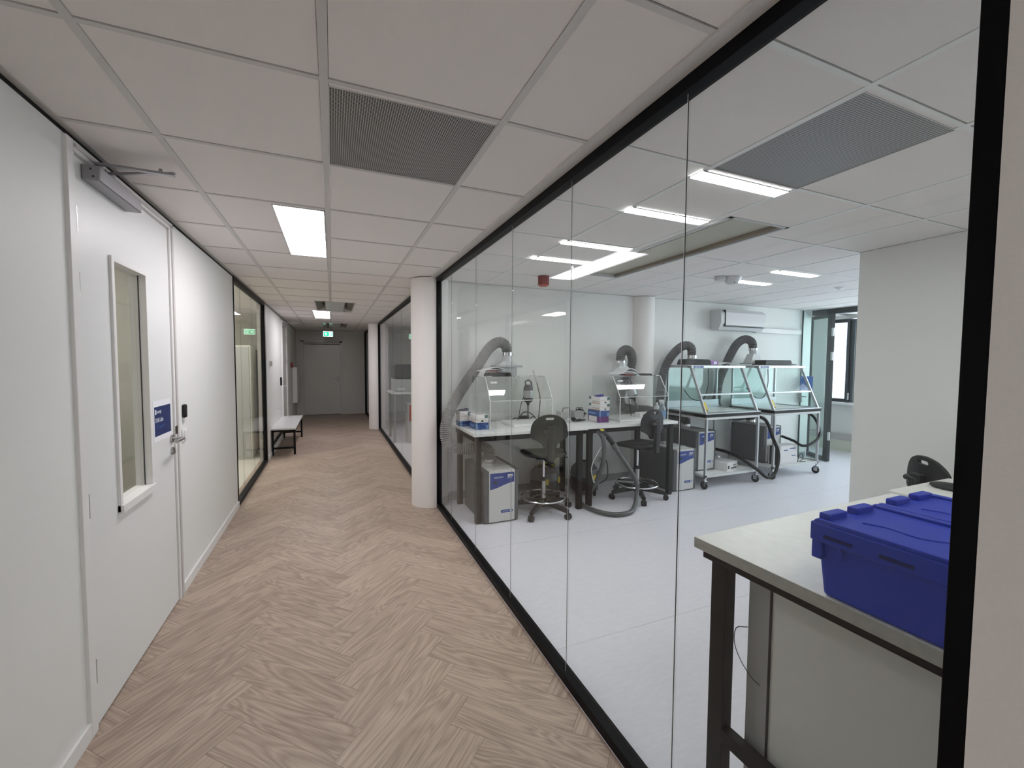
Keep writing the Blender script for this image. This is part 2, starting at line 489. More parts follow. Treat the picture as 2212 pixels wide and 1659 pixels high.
# ---- suspended ceilings, laid tiles between T bars
def ceiling(x0, x1, y0, y1, gx, gy, dx, dy, holes, bar=0.026, tb='tbar'):
    mb = MB()
    xs = []; k = math.floor((x0 - gx) / dx)
    while gx + k * dx < x1 + dx: xs.append(gx + k * dx); k += 1
    ys = []; k = math.floor((y0 - gy) / dy)
    while gy + k * dy < y1 + dy: ys.append(gy + k * dy); k += 1
    def hit(a, b_, c, d):
        for (hx0, hx1, hy0, hy1) in holes:
            if (a + b_) / 2 > hx0 and (a + b_) / 2 < hx1 and (c + d) / 2 > hy0 and (c + d) / 2 < hy1: return True
        return False
    h = bar / 2
    cut = lambda a, b_, lo, hi: (max(a, lo), min(b_, hi))
    for x, x2 in zip(xs, xs[1:]):
        for y, y2 in zip(ys, ys[1:]):
            a, b_ = cut(x + h + 0.0012, x2 - h - 0.0012, x0, x1)
            c, d = cut(y + h * 0.75, y2 - h * 0.75 - 0.0045, y0, y1)
            if b_ - a < 0.01 or d - c < 0.01: continue
            # split in cells so recessed fittings can take their place
            xc = sorted(set([a, b_] + [q for hh in holes for q in hh[:2] if a < q < b_]))
            yc = sorted(set([c, d] + [q for hh in holes for q in hh[2:] if c < q < d]))
            for p, p2 in zip(xc, xc[1:]):
                for q, q2 in zip(yc, yc[1:]):
                    if not hit(p, p2, q, q2): mb.box(p, p2, q, q2, CEIL + 0.003, CEIL + 0.015, 0)
    for x in xs:
        a, b_ = cut(x - h, x + h, x0, x1)
        if b_ - a < 0.002: continue
        yc = sorted(set([y0, y1] + [q for hh in holes for q in hh[2:] if y0 < q < y1]))
        for q, q2 in zip(yc, yc[1:]):
            if not hit(a, b_, q, q2): mb.box(a, b_, q, q2, CEIL, CEIL + 0.03, 1)
    for y in ys:
        c, d = cut(y - h * 0.75, y + h * 0.75, y0, y1)
        if d - c < 0.002: continue
        xc = sorted(set([x0, x1] + [q for hh in holes for q in hh[:2] if x0 < q < x1]))
        for p, p2 in zip(xc, xc[1:]):
            if not hit(p, p2, c, d): mb.box(p, p2, c, d, CEIL + 0.0004, CEIL + 0.03, 1)
    mb.box(x0 - 0.1, x1 + 0.1, y0 - 0.1, y1 + 0.1, CEIL + 0.25, CEIL + 0.3, 2)  # black sheet puts the shade into the gaps between tiles
    return struct('ceiling', mb, ['tile', tb, 'black'], smooth=0)
PANELS = [(-0.305, -0.028, 2.81, 4.035), (-0.305, -0.022, 8.27, 9.66)]
COFF = [(-0.235, 0.345, 6.95, 8.27), (-0.20, 0.36, 10.75, 12.3)]
LCOFF = (2.235, 2.76, 1.915, 3.74)
ceiling(-0.935, 1.05, -3.2, 13.6, -0.0126, 1.522, 0.611, 0.628, PANELS + COFF + [(0.0, 0.585, 1.55, 2.15)])
ceiling(1.05, 8.55, -3.2, 4.66, 1.60, 0.86, 0.585, 0.6265, [LCOFF, (1.613, 2.195, 0.885, 1.49)], tb='tbar_lab')
struct('ceiling', B(1.05, 8.7, 4.82, 11.6, CEIL, CEIL + 0.05), 'tile')
struct('ceiling', B(-5.2, -1.04, -3.3, 14.0, CEIL, CEIL + 0.05), 'tile')
# perimeter trims along both corridor walls
struct('trim_2', MB().box(-0.938, -0.914, -3.2, 13.6, CEIL - 0.004, CEIL + 0.02).box(-0.945, -0.935, -3.2, 5.24, CEIL - 0.018, CEIL - 0.004, 1), ['trim_grey', 'black'])
struct('trim_3', B(0.960, 1.012, -3.2, 10.2, CEIL - 0.009, CEIL + 0.02), 'tbar')

# ---- left corridor wall with its openings (faces +x at x = -0.938)
XW = -0.938
wl = MB()
def wseg(y0, y1, z0=0.0, z1=2.425): wl.box(XW - 0.10, XW, y0, y1, z0, z1)
wseg(-3.2, 2.208); wseg(3.395, 5.24)
wseg(7.56, 9.72); wseg(10.72, 13.9)
wseg(2.208, 3.395, 2.415); wseg(9.72, 10.72, 2.38)
struct('wall_left', wl, 'wall', smooth=0)
struct('baseboard_left', MB().box(XW, XW + 0.013, -3.2, 2.212, 0, 0.068).box(XW, XW + 0.013, 3.412, 5.24, 0, 0.068)
       .box(XW, XW + 0.013, 7.60, 9.70, 0, 0.068).box(XW, XW + 0.013, 10.74, 13.6, 0, 0.068), 'trim_white', bevel=0.002)
# recess reveal strip beside the pilaster after the glazing
struct('trim_4', B(XW - 0.10, XW + 0.006, 7.47, 7.56, 0, 2.43), 'trim_grey')

# ---- right near wall, behind and far walls
struct('wall_right', B(1.012, 1.13, -3.2, 0.351, 0, CEIL), 'column', smooth=0)
struct('wall_behind', B(-1.1, 1.13, -3.3, -3.2, 0, CEIL), 'wall', smooth=0)
# end wall of the corridor, stepped around the door
YE = 13.6
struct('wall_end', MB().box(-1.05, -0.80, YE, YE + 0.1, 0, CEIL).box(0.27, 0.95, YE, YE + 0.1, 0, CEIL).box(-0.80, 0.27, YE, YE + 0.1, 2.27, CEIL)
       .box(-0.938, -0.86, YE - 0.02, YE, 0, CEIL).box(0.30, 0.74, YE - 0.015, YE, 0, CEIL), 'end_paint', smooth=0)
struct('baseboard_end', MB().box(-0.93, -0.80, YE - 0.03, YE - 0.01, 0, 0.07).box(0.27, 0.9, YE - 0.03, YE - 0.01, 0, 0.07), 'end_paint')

struct('ceiling', B(-5.4, 8.9, -3.5, 14.3, 2.80, 2.86), 'wall', smooth=0)  # unseen roof slab added to keep sky light from leaking in
struct('wall_light_block', MB().box(-5.4, 8.9, 14.1, 14.3, 0, 2.8).box(-5.4, 8.9, -3.5, -3.35, 0, 2.8).box(-5.4, -5.25, -3.5, 14.3, 0, 2.8).box(8.56, 8.8, -3.4, 14.2, 2.44, 2.8).box(8.56, 8.8, 6.3, 14.2, 0, 2.44).box(XW - 0.10, XW - 0.02, -3.2, 13.9, 2.42, 2.52).box(-1.1, 1.1, YE + 0.2, YE + 0.3, 0, 2.8), 'wall', smooth=0)  # unseen boxes added around the rooms to block stray sky light
# ---- lab walls
YB = 4.66
struct('wall_back', B(1.0, 7.35, YB, YB + 0.12, 0, CEIL), 'wall', smooth=0)
struct('baseboard_back', MB().box(1.2, 3.68, YB - 0.012, YB, 0, 0.09).box(4.07, 7.3, YB - 0.012, YB, 0, 0.09), 'cab_edge')
struct('wall_pier', B(3.88, 4.08, -3.2, 2.105, 0, CEIL), 'wall', smooth=0)
struct('wall_south', B(1.13, 8.6, -3.3, -3.2, 0, CEIL), 'wall', smooth=0)
struct('wall_north', B(7.25, 8.7, 6.2, 6.3, 0, CEIL), 'wall', smooth=0)
struct('wall_side', B(7.25, 7.35, 4.78, 6.2, 0, CEIL), 'wall', smooth=0)
# window wall: sill, lintel, piers
ww = MB().box(8.55, 8.8, -3.2, 6.3, 0, 0.87).box(8.55, 8.8, -3.2, 6.3, 2.38, CEIL)
for a, b_ in ((-3.2, -0.7), (1.1, 1.25), (5.12, 6.3)): ww.box(8.55, 8.8, a, b_, 0.87, 2.38)
struct('wall_window', ww, 'wall', smooth=0)
struct('trim_5', B(8.40, 8.56, -0.8, 5.3, 0.835, 0.872), 'trim_white', bevel=0.004)
# pipe duct low on the window wall
struct('trim_6', MB().box(8.44, 8.55, -3.2, 6.2, 0.0, 0.20, 0).box(8.43, 8.56, -3.2, 6.2, 0.20, 0.30, 1), ['cream_trim', 'trim_grey'])

# window frames and panes (window_2 seen at the far right)
def win(name, y0, y1, film):
    o = struct_empty(name)
    fr_ = MB().box(8.60, 8.68, y0, y1, 0.87, 0.93).box(8.60, 8.68, y0, y1, 2.32, 2.38).box(8.60, 8.68, y0, y0 + 0.05, 0.93, 2.32).box(8.60, 8.68, y1 - 0.05, y1, 0.93, 2.32)
    struct('window_frame', fr_, 'dark_frame', o, bevel=0.004)
    struct('window_pane', B(8.635, 8.641, y0 + 0.05, y1 - 0.05, 0.93, 2.32), 'pane', o)
    if film: struct('window_film', B(8.628, 8.631, y0 + 0.05, y1 - 0.05, 0.93, 1.75), 'film', o)
    return o
win('window_1', 4.76, 5.12, True)
wf = win('window_2', 2.95, 4.60, False)
win('window_3', 1.25, 2.95, False)
win('window_4', -0.70, 1.10, False)
# dark opening casement / folded screen between the windows
t = struct_empty('window_5')
struct('window_panel', MB().box(8.50, 8.62, 4.60, 4.76, 0.88, 2.36).box(8.47, 8.50, 4.615, 4.66, 0.90, 2.34).box(8.47, 8.50, 4.70, 4.745, 0.90, 2.34), 'slate', t, bevel=0.004)
struct('window_handle', B(8.44, 8.47, 4.672, 4.686, 0.93, 1.05), 'frame_white', t, bevel=0.003)

# brick facade across the street, seen through the clear top of the window
tag(B(13.5, 14.5, 5.5, 13.5, 0.0, 9.0).build('neighbouring_building', 'brick_out'), 'blurry blue and red facade outside, above the frosted film of the far window', 'building')

# dark header and framed glass door standing open at the window end
t = struct_empty('trim_7')
hd = MB(); a = Vector((7.35, 4.66, 0)); 
struct('header', B(7.36, 7.44, -3.2, 4.66, 2.36, 2.44), 'dark_frame', t)
def vpanel(p0, p1, th, z0, z1, mb=None):
    mb = mb or MB(); p0, p1 = Vector((*p0, 0)), Vector((*p1, 0)); d = (p1 - p0).normalized(); nn = Vector((-d.y, d.x, 0)) * th / 2
    vs = []
    for z in (z0, z1):
        for q in (p0 - nn, p1 - nn, p1 + nn, p0 + nn): vs.append((q.x, q.y, z))
    return mb.add(vs, [(0, 3, 2, 1), (4, 5, 6, 7), (0, 1, 5, 4), (1, 2, 6, 5), (2, 3, 7, 6), (3, 0, 4, 7)])
def lerp2(a, b_, t_): return (a[0] + (b_[0] - a[0]) * t_, a[1] + (b_[1] - a[1]) * t_)
DA, DB = (7.52, 4.80), (7.27, 4.27)
t = tag(struct_empty('door_4'))
fm = vpanel(DA, lerp2(DA, DB, 0.13), 0.05, 0.01, 2.355)
vpanel(lerp2(DA, DB, 0.84), DB, 0.05, 0.01, 2.355, fm)
vpanel(lerp2(DA, DB, 0.13), lerp2(DA, DB, 0.84), 0.05, 0.01, 0.07, fm)
vpanel(lerp2(DA, DB, 0.13), lerp2(DA, DB, 0.84), 0.05, 2.30, 2.355, fm)
struct('door_frame', fm, 'dark_frame', t)
struct('door_pane', vpanel(lerp2(DA, DB, 0.13), lerp2(DA, DB, 0.84), 0.008, 0.07, 2.30), 'pane_green', t)
for z in (2.0, 1.62, 0.35):
    struct('door_hinge', B(7.235, 7.262, 4.245, 4.275, z, z + 0.13), 'frame_white', t, bevel=0.003)
# frameless glass leaf in front of it, edge on to the room
t = struct_empty('door_5')
struct('door_pane', vpanel((7.12, 4.655), (7.16, 4.30), 0.010, 0.02, 2.43), 'pane_green', t)
struct('glass_rim', B(7.110, 7.122, 4.636, 4.654, 0.02, 2.43), 'glass_rim', t)
struct('door_seal', vpanel((7.115, 4.655), (7.155, 4.38), 0.02, 0.0, 0.02), 'wood_strip', t)
struct('door_lock', B(7.085, 7.115, 4.60, 4.645, 0.93, 1.08), 'steel', t, bevel=0.003)
struct('door_handle', MB().cyl((7.10, 4.62, 1.03), (7.04, 4.62, 1.03), 0.010).cyl((7.045, 4.62, 1.03), (7.045, 4.50, 1.03), 0.010).cyl((7.11, 4.62, 0.97), (7.06, 4.62, 0.97), 0.009), 'steel', t)

# ---- far room behind the lab and west rooms behind the left wall
struct('wall_far_room', MB().box(1.0, 4.2, 11.5, 11.6, 0, CEIL).box(4.1, 4.2, 4.78, 11.6, 0, CEIL), 'wall', smooth=0)
struct('wall_west', MB().box(-5.2, -5.1, -3.2, 14.0, 0, CEIL).box(-5.2, -1.04, 13.9, 14.0, 0, CEIL).box(-5.2, -1.04, 9.3, 9.4, 0, CEIL)
       .box(-5.2, -1.04, 4.55, 4.65, 0, CEIL).box(-5.2, -1.04, -3.3, -3.2, 0, CEIL).box(-2.4, -2.3, -3.2, 4.55, 0, CEIL), 'wall_cream', smooth=0)

# ---- columns
def column(x, y, r=0.2, base=False):
    mb = MB().lathe([(r, 0.0), (r, CEIL - 0.006)], (x, y, 0), 64)
    o = struct('wall_column', mb, 'column', smooth=60)
    return o
column(0.985, 4.66, 0.200)
column(0.96, 10.42, 0.185)
column(3.87, 4.70, 0.175)
# skirting round the lab half of the near column
sk = MB(); n = 24
pts = [(0.985 + 0.205 * math.cos(a), 4.66 + 0.205 * math.sin(a)) for a in [(-PI / 2 + 0.18) + (PI / 2 - 0.2) * i / n for i in range(n + 1)]]
inn = [(0.985 + 0.198 * math.cos(a), 4.66 + 0.198 * math.sin(a)) for a in [(-PI / 2 + 0.18) + (PI / 2 - 0.2) * i / n for i in range(n + 1)]]
sk.prism(pts + inn[::-1], 0.0, 0.09, 'xy')
struct('baseboard_column', sk, 'trim_grey')

# ---- glazed partitions: black frame, butt jointed panes
def glazing(name, x, y0, y1, joints, post0=None, post1=None, th=0.012, fw=0.055, mb_frame='black_gloss', z1=CEIL, bright=True):
    o = struct_empty(name)
    s = MB().box(x - fw / 2, x + fw / 2, y0, y1, 0, 0.045).box(x - fw / 2, x + fw / 2, y0, y1, z1 - 0.05, z1)
    if post0: s.box(x - fw / 2, x + fw / 2, y0, y0 + post0, 0.045, z1 - 0.05)
    if post1: s.box(x - fw / 2, x + fw / 2, y1 - post1, y1, 0.045, z1 - 0.05)
    struct('partition_frame', s, mb_frame, o, bevel=0.002)
    ys = [y0 + (post0 or 0)] + list(joints) + [y1 - (post1 or 0)]
    for a, b_ in zip(ys, ys[1:]):
        struct('glass_pane', B(x - th / 2, x + th / 2, a + 0.0005, b_ - 0.0005, 0.04, z1 - 0.045), 'pane', o, smooth=0)
    for j in joints:
        struct('glass_joint', MB().box(x - 0.0068, x - 0.0060, j - 0.003, j, 0.04, z1 - 0.045, 0).box(x - 0.0068, x - 0.0060, j, j + 0.0026, 0.04, z1 - 0.045, 1), ['black', 'joint_glint'], o, smooth=0)  # white half paints the highlight along each pane edge
    return o
glazing('window_6', 1.040, 0.351, 4.475, [1.055, 1.755, 2.465, 3.19, 3.925], post0=0.036, post1=0.03)
glazing('window_7', 1.0, 4.86, 10.235, [5.8, 6.8, 7.8, 8.8], post0=0.03, post1=0.03)
glazing('window_8', XW - 0.02, 5.24, 7.47, [5.75, 6.50], post0=0.02, post1=0.05)
glazing('window_9', 0.93, 10.61, 13.6, [11.5, 12.5], post0=0.05, post1=0.08)
struct('trim_8', B(0.96, 1.1, 10.6, 13.6, 0, CEIL), 'wall_cream')

# ================================================================ DOORS
# near left door with tall window
d = struct_empty('door_1')
XL = XW + 0.004
fr_ = MB().box(XW - 0.03, XL + 0.010, 2.208, 2.258, 0, 2.415).box(XW - 0.03, XL + 0.010, 3.320, 3.395, 0, 2.415).box(XW - 0.03, XL + 0.010, 2.258, 3.320, 2.372, 2.415)
struct('frame_bead', MB().box(XL + 0.010, XL + 0.017, 3.344, 3.370, 0, 2.40).box(XL + 0.010, XL + 0.017, 2.258, 3.370, 2.388, 2.402), 'frame_shade', d)  # bead coloured darker to carry the shading along the frame
struct('door_frame', fr_, 'trim_white', d, bevel=0.002)
struct('door_gap', MB().box(XW - 0.03, XL + 0.002, 2.256, 2.264, 0, 2.372).box(XW - 0.03, XL + 0.002, 3.314, 3.322, 0, 2.372).box(XW - 0.03, XL + 0.002, 2.258, 3.32, 2.364, 2.374), 'trim_grey', d)
lf = MB()
WY0, WY1, WZ0, WZ1 = 2.555, 2.925, 0.865, 2.01
for (a, b_, c, e) in ((2.262, WY0, 0.008, 2.366), (WY1, 3.316, 0.008, 2.366), (WY0, WY1, 0.008, WZ0), (WY0, WY1, WZ1, 2.366)):
    lf.box(XW - 0.045, XL, a, b_, c, e)
leaf = struct('door_leaf', lf, 'door_white', d, smooth=0)
bd = MB()
t_ = 0.022
bd.box(XW - 0.06, XL + 0.012, WY0 - t_, WY0 + 0.004, WZ0 - 0.03, WZ1 + t_).box(XW - 0.06, XL + 0.012, WY1 - 0.004, WY1 + t_, WZ0 - 0.03, WZ1 + t_)
bd.box(XW - 0.06, XL + 0.012, WY0, WY1, WZ1 - 0.004, WZ1 + t_).box(XW - 0.06, XL + 0.022, WY0 - t_, WY1 + t_, WZ0 - 0.035, WZ0 + 0.004)
struct('glazing_bead', bd, 'trim_white', d, bevel=0.002)
struct('door_pane', B(XW - 0.026, XW - 0.020, WY0, WY1, WZ0, WZ1), 'pane', d)
struct('glazing_seal', MB().box(XW - 0.020, XW - 0.016, WY1 - 0.008, WY1 - 0.004, WZ0 + 0.004, WZ1 - 0.004), 'ink', d)
for z in (2.06, 1.80, 0.90, 0.20):
    struct('door_hinge', MB().cyl((XL + 0.004, 2.262, z), (XL + 0.004, 2.262, z + 0.10), 0.006), 'steel' if z < 1.2 else 'chrome', d)
hm = MB().cyl((XL, 3.275, 1.063), (XL + 0.010, 3.275, 1.063), 0.026, n=28)
hm.tube([(XL + 0.008, 3.275, 1.063), (XL + 0.052, 3.275, 1.063), (XL + 0.062, 3.268, 1.063), (XL + 0.064, 3.25, 1.063), (XL + 0.064, 3.14, 1.063)], 0.0095, 14)
struct('door_handle', hm, 'steel', d)
struct('door_lock', MB().cyl((XL, 3.275, 0.985), (XL + 0.012, 3.275, 0.985), 0.024, n=28).box(XL + 0.012, XL + 0.018, 3.268, 3.282, 0.970, 0.998), 'steel', d)
struct('strike_plate', B(XL + 0.012, XL + 0.016, 3.318, 3.36, 1.085, 1.135), 'brown', d, bevel=0.002)
cl = struct('door_closer', MB().box(XL, XL + 0.062, 2.325, 2.745, 2.288, 2.352), 'closer', d, bevel=0.006)
struct('closer_screw', MB().cyl((XL + 0.032, 2.3245, 2.334), (XL + 0.032, 2.323, 2.334), 0.004).cyl((XL + 0.040, 2.3245, 2.305), (XL + 0.040, 2.323, 2.305), 0.004), 'ink', cl)
arm = MB().tube([(XL + 0.03, 2.40, 2.352), (XL + 0.03, 2.40, 2.376)], 0.012, 12)
def flat(p0, p1, wd, z0, z1):
    return vpanel(p0, p1, wd, z0, z1, arm)
flat((XL + 0.02, 2.385), (-0.640, 2.395), 0.026, 2.374, 2.383)
flat((-0.640, 2.395), (XL + 0.015, 2.52), 0.016, 2.384, 2.392)
arm.box(XL - 0.004, XL + 0.02, 2.49, 2.58, 2.380, 2.398)
arm.cyl((-0.69, 2.397, 2.383), (-0.69, 2.397, 2.399), 0.007)
struct('closer_arm', arm, 'closer', cl, bevel=0.001)

# second left door beyond the bench, end door
d = struct_empty('door_2')
XL2 = XW + 0.004
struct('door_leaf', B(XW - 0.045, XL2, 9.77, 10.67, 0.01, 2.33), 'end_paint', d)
struct('door_frame', MB().box(XW - 0.03, XL2 + 0.02, 9.72, 9.77, 0, 2.38).box(XW - 0.03, XL2 + 0.02, 10.67, 10.72, 0, 2.38).box(XW - 0.03, XL2 + 0.02, 9.77, 10.67, 2.33, 2.38), 'trim_white', d)
struct('door_closer', B(XL2, XL2 + 0.06, 9.82, 10.10, 2.26, 2.32), 'closer', d, bevel=0.005)
struct('closer_arm', B(XL2, XL2 + 0.30, 9.98, 10.00, 2.34, 2.355), 'closer', d)
struct('door_handle', MB().box(XL2, XL2 + 0.02, 9.80, 9.85, 0.98, 1.16).cyl((XL2, 9.84, 1.05), (XL2 + 0.06, 9.84, 1.05), 0.01).cyl((XL2 + 0.06, 9.84, 1.05), (XL2 + 0.06, 9.96, 1.05), 0.01), 'alu', d)
struct('door_hinge', MB().box(XL2, XL2 + 0.012, 10.64, 10.67, 1.95, 2.1).box(XL2, XL2 + 0.012, 10.64, 10.67, 1.5, 1.6), 'steel', d)

d = struct_empty('door_3')
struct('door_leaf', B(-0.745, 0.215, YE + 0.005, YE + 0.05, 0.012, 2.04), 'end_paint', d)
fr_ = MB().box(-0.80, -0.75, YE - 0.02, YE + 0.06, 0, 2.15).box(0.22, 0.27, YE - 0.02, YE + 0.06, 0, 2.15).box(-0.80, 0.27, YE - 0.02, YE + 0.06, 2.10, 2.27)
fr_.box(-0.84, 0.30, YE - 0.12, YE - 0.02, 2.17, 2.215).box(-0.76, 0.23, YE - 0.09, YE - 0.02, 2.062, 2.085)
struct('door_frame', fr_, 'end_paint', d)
struct('door_sill', B(-0.74, 0.21, YE - 0.01, YE + 0.04, 0.0, 0.011), 'brown', d)
struct('door_handle', MB().box(0.135, 0.175, YE - 0.01, YE + 0.005, 0.93, 1.13).cyl((0.155, YE, 1.06), (0.155, YE - 0.05, 1.06), 0.010).cyl((0.155, YE - 0.05, 1.06), (0.03, YE - 0.05, 1.06), 0.010), 'alu', d)

# ================================================================ CORRIDOR FITTINGS
# vents
def vent(label, x0, x1, y0, y1, pm):
    t = thing('ceiling_vent', label, 'vent', (x0, y0, CEIL))
    w_, h_ = x1 - x0, y1 - y0
    MB().box(0, w_, 0, h_, 0.004, 0.010).build('perforated_sheet', pm, t, smooth=0)
    MB().box(-0.002, w_ + 0.002, -0.004, 0, 0.001, 0.012).box(-0.002, w_ + 0.002, h_, h_ + 0.003, -0.001, 0.012).box(-0.003, 0, 0, h_, 0.001, 0.012).box(w_, w_ + 0.003, 0, h_, 0.001, 0.012).build('vent_rim', 'tbar', t, smooth=0)
    return t
vent('square perforated metal air vent in the corridor ceiling, nearest the camera', 0.003, 0.582, 1.553, 2.147, 'perf')
vent('square perforated metal air vent in the lab ceiling behind the glass partition', 1.617, 2.191, 0.889, 1.486, 'perf_lab')
# flat panels
def panel(label, x0, x1, y0, y1):
    t = thing('ceiling_light', label, 'ceiling light', ((x0 + x1) / 2, (y0 + y1) / 2, CEIL), group=None)
    a, b_ = (x1 - x0) / 2, (y1 - y0) / 2
    B(-a + 0.006, a - 0.006, -b_ + 0.006, b_ - 0.006, -0.001, 0.006).build('diffuser', 'panel_glow', t, smooth=0)
    f = MB().box(-a, a, -b_, -b_ + 0.006, -0.002, 0.02).box(-a, a, b_ - 0.006, b_, -0.002, 0.02).box(-a, -a + 0.006, -b_, b_, -0.002, 0.02).box(a - 0.006, a, -b_, b_, -0.002, 0.02)
    f.build('frame', 'frame_white', t, smooth=0)
panel('bright white oblong panel light in the near corridor ceiling, just past the vent', *PANELS[0])
panel('bright white panel light far down the corridor ceiling beside the recessed air unit', *PANELS[1])
# unseen fill panel added behind the viewpoint to brighten the near corridor
t = thing('ceiling_light', 'unseen white fill panel added to the corridor ceiling behind the viewpoint', 'ceiling light', (0.0, -2.6, CEIL))
B(-0.15, 0.15, -0.45, 0.45, -0.006, -0.002).build('diffuser', 'fill_glow', t, smooth=0)
# recessed induction units
def air_unit(label, x0, x1, y0, y1, s=0.15):
    t = thing('ceiling_air_unit', label, 'air unit', (x0, y0, CEIL))
    w_, h_ = x1 - x0, y1 - y0
    MB().box(0, w_, 0, 0.012, -0.002, 0.16).box(0, w_, h_ - 0.012, h_, -0.002, 0.16).box(0, 0.012, 0, h_, -0.002, 0.16).box(w_ - 0.012, w_, 0, h_, -0.002, 0.16).box(0, w_, 0, h_, 0.16, 0.17).build('housing', 'tbar', t, smooth=0)
    B(s, w_ - s, 0.012, h_ - 0.012, 0.012, 0.025).build('centre_panel', 'frame_white', t, smooth=0)
    for a, sg in ((0.012, 1), (w_ - 0.012, -1)):
        prof = [(a + sg * (s - 0.03) * math.sin(q), 0.02 + 0.12 * (1 - math.cos(q))) for q in [PI / 2 * i / 8 for i in range(9)]]
        MB().prism(prof + [(p, q + 0.004) for p, q in prof[::-1]], 0.012, h_ - 0.012, 'xz').build('air_slot', 'bronze', t)
    return t
air_unit('recessed grey air unit with bronze side slots beside the far panel light', *COFF[0])
_au = air_unit('recessed grey air unit at the corridor end, right behind the exit sign', *COFF[1])
for _c in _au.children:
    if _c.name.startswith('centre_panel'): _c.data.materials[0] = M['bench_white']
# lab unit: cream sheet in a deep recess, black gap on its left
t = thing('ceiling_air_unit', 'long recessed cream air unit in the lab ceiling with a black slot', 'air unit', (LCOFF[0], LCOFF[2], CEIL))
w_, h_ = LCOFF[1] - LCOFF[0], LCOFF[3] - LCOFF[2]
MB().box(0, w_, 0, 0.02, -0.002, 0.2).box(0, w_, h_ - 0.02, h_, -0.002, 0.2).box(0, 0.03, 0, h_, -0.002, 0.02).box(w_ - 0.02, w_, 0, h_, -0.002, 0.02).build('housing', 'frame_white', t, smooth=0)
MB().box(0.005, 0.012, 0.0, h_, 0.0, 0.2).box(0, w_, 0, h_, 0.2, 0.21).build('black_slot', 'black', t, smooth=0)
MB().box(0.125, w_ - 0.05, 0.02, h_ - 0.02, 0.03, 0.045).build('cream_panel', 'cream_metal', t, bevel=0.004)
MB().box(w_ - 0.05, w_ - 0.022, 0.02, h_ - 0.02, 0.005, 0.05).build('side_rail', 'bronze', t, bevel=0.003)

# lab strip lights
t0 = None
labs = [((1.585, 1.517), 0.0, 'lab strip light beside the perforated vent, nearest the camera'),
        ((1.585, 2.02), 0.0, 'second lab strip light from the camera, left of the air unit'),
        ((1.575, 2.755), 0.0, 'third lab strip light from the camera, left of the air unit'),
        ((1.570, 3.262), 0.0, 'fourth lab strip light, nearest the red sounder'),
        ((3.92, 2.81), 0.0, 'lab strip light right of the smoke detector, nearer the pier'),
        ((3.92, 3.31), 0.0, 'lab strip light right below the white smoke detector'),
        ((1.585, 0.0), 0.0, 'lab strip light added above the near bench, outside the view'),  # unseen strips over the near benches, added to brighten the near lab
        ((1.585, -0.9), 0.0, 'lab strip light added out of view over the far end of the near bench'),
        ((2.9, 0.3), 0.0, 'lab strip light added out of view above the middle of the near benches'),
        ((6.7, 1.9), 0.0, 'lab strip light behind the pier, out of sight on the far side'),
        ((6.7, 0.3), 0.0, 'lab strip light behind the pier near the windows')]
for (x, y), rz, lab in labs:
    if t0 is None:
        t0 = thing('strip_light', 'x', 'ceiling light', (0, 0, CEIL))
        MB().box(0.004, 0.295, 0, 0.078, -0.004, -0.001).box(0.299, 0.590, 0, 0.078, -0.004, -0.001).build('diffuser', 'strip_glow', t0)
        MB().box(0, 0.594, -0.004, 0.0, -0.006, 0.0).box(0, 0.594, 0.078, 0.082, -0.006, 0.0).box(0.295, 0.299, 0, 0.078, -0.008, 0.0).build('housing', 'frame_white', t0)
        q = t0
    else: q = copy_tree(t0)
    q.location = (x, y, CEIL); q['label'] = 'narrow glowing ' + lab; q['group'] = 'narrow strip lights in the lab ceiling'

# exit sign
t = thing('exit_sign', 'green lit running man exit sign with up arrow hanging at the corridor end', 'sign', (-0.085, 12.0, 2.19))
B(-0.116, 0.116, 0.004, 0.03, 0.0, 0.135).build('housing', 'frame_white', t, bevel=0.004)
B(-0.113, 0.113, 0.0, 0.005, 0.003, 0.132).build('light_border', 'exit_white', t)
B(-0.104, 0.104, -0.003, 0.001, 0.014, 0.122).build('green_panel', 'exit_green', t)
MB().prism([(-0.048, 0.10), (-0.082, 0.066), (-0.068, 0.066), (-0.048, 0.078)][:0] + [(-0.05, 0.103), (-0.083, 0.068), (-0.060, 0.068), (-0.060, 0.036), (-0.040, 0.036), (-0.040, 0.068), (-0.017, 0.068)], -0.006, -0.003, 'xz').build('up_arrow', 'exit_white', t, smooth=0)
mn = MB().prism([(0.022, 0.022), (0.022, 0.115), (0.082, 0.115), (0.082, 0.022), (0.074, 0.022), (0.074, 0.107), (0.030, 0.107), (0.030, 0.022)], -0.006, -0.003, 'xz')
mn.cyl((0.053, -0.0065, 0.093), (0.053, -0.003, 0.093), 0.007)
mn.prism([(0.046, 0.085), (0.060, 0.085), (0.058, 0.055), (0.072, 0.04), (0.066, 0.034), (0.050, 0.05), (0.040, 0.028), (0.032, 0.032), (0.044, 0.058)], -0.0065, -0.003, 'xz')
mn.build('running_figure', 'exit_white', t, smooth=0)
MB().box(-0.13, 0.13, -0.01, 0.04, 0.135, 0.150).cyl((-0.08, 0.015, 0.15), (-0.08, 0.015, 0.25), 0.006).cyl((0.08, 0.015, 0.15), (0.08, 0.015, 0.25), 0.006).build('bracket', 'trim_grey', t)

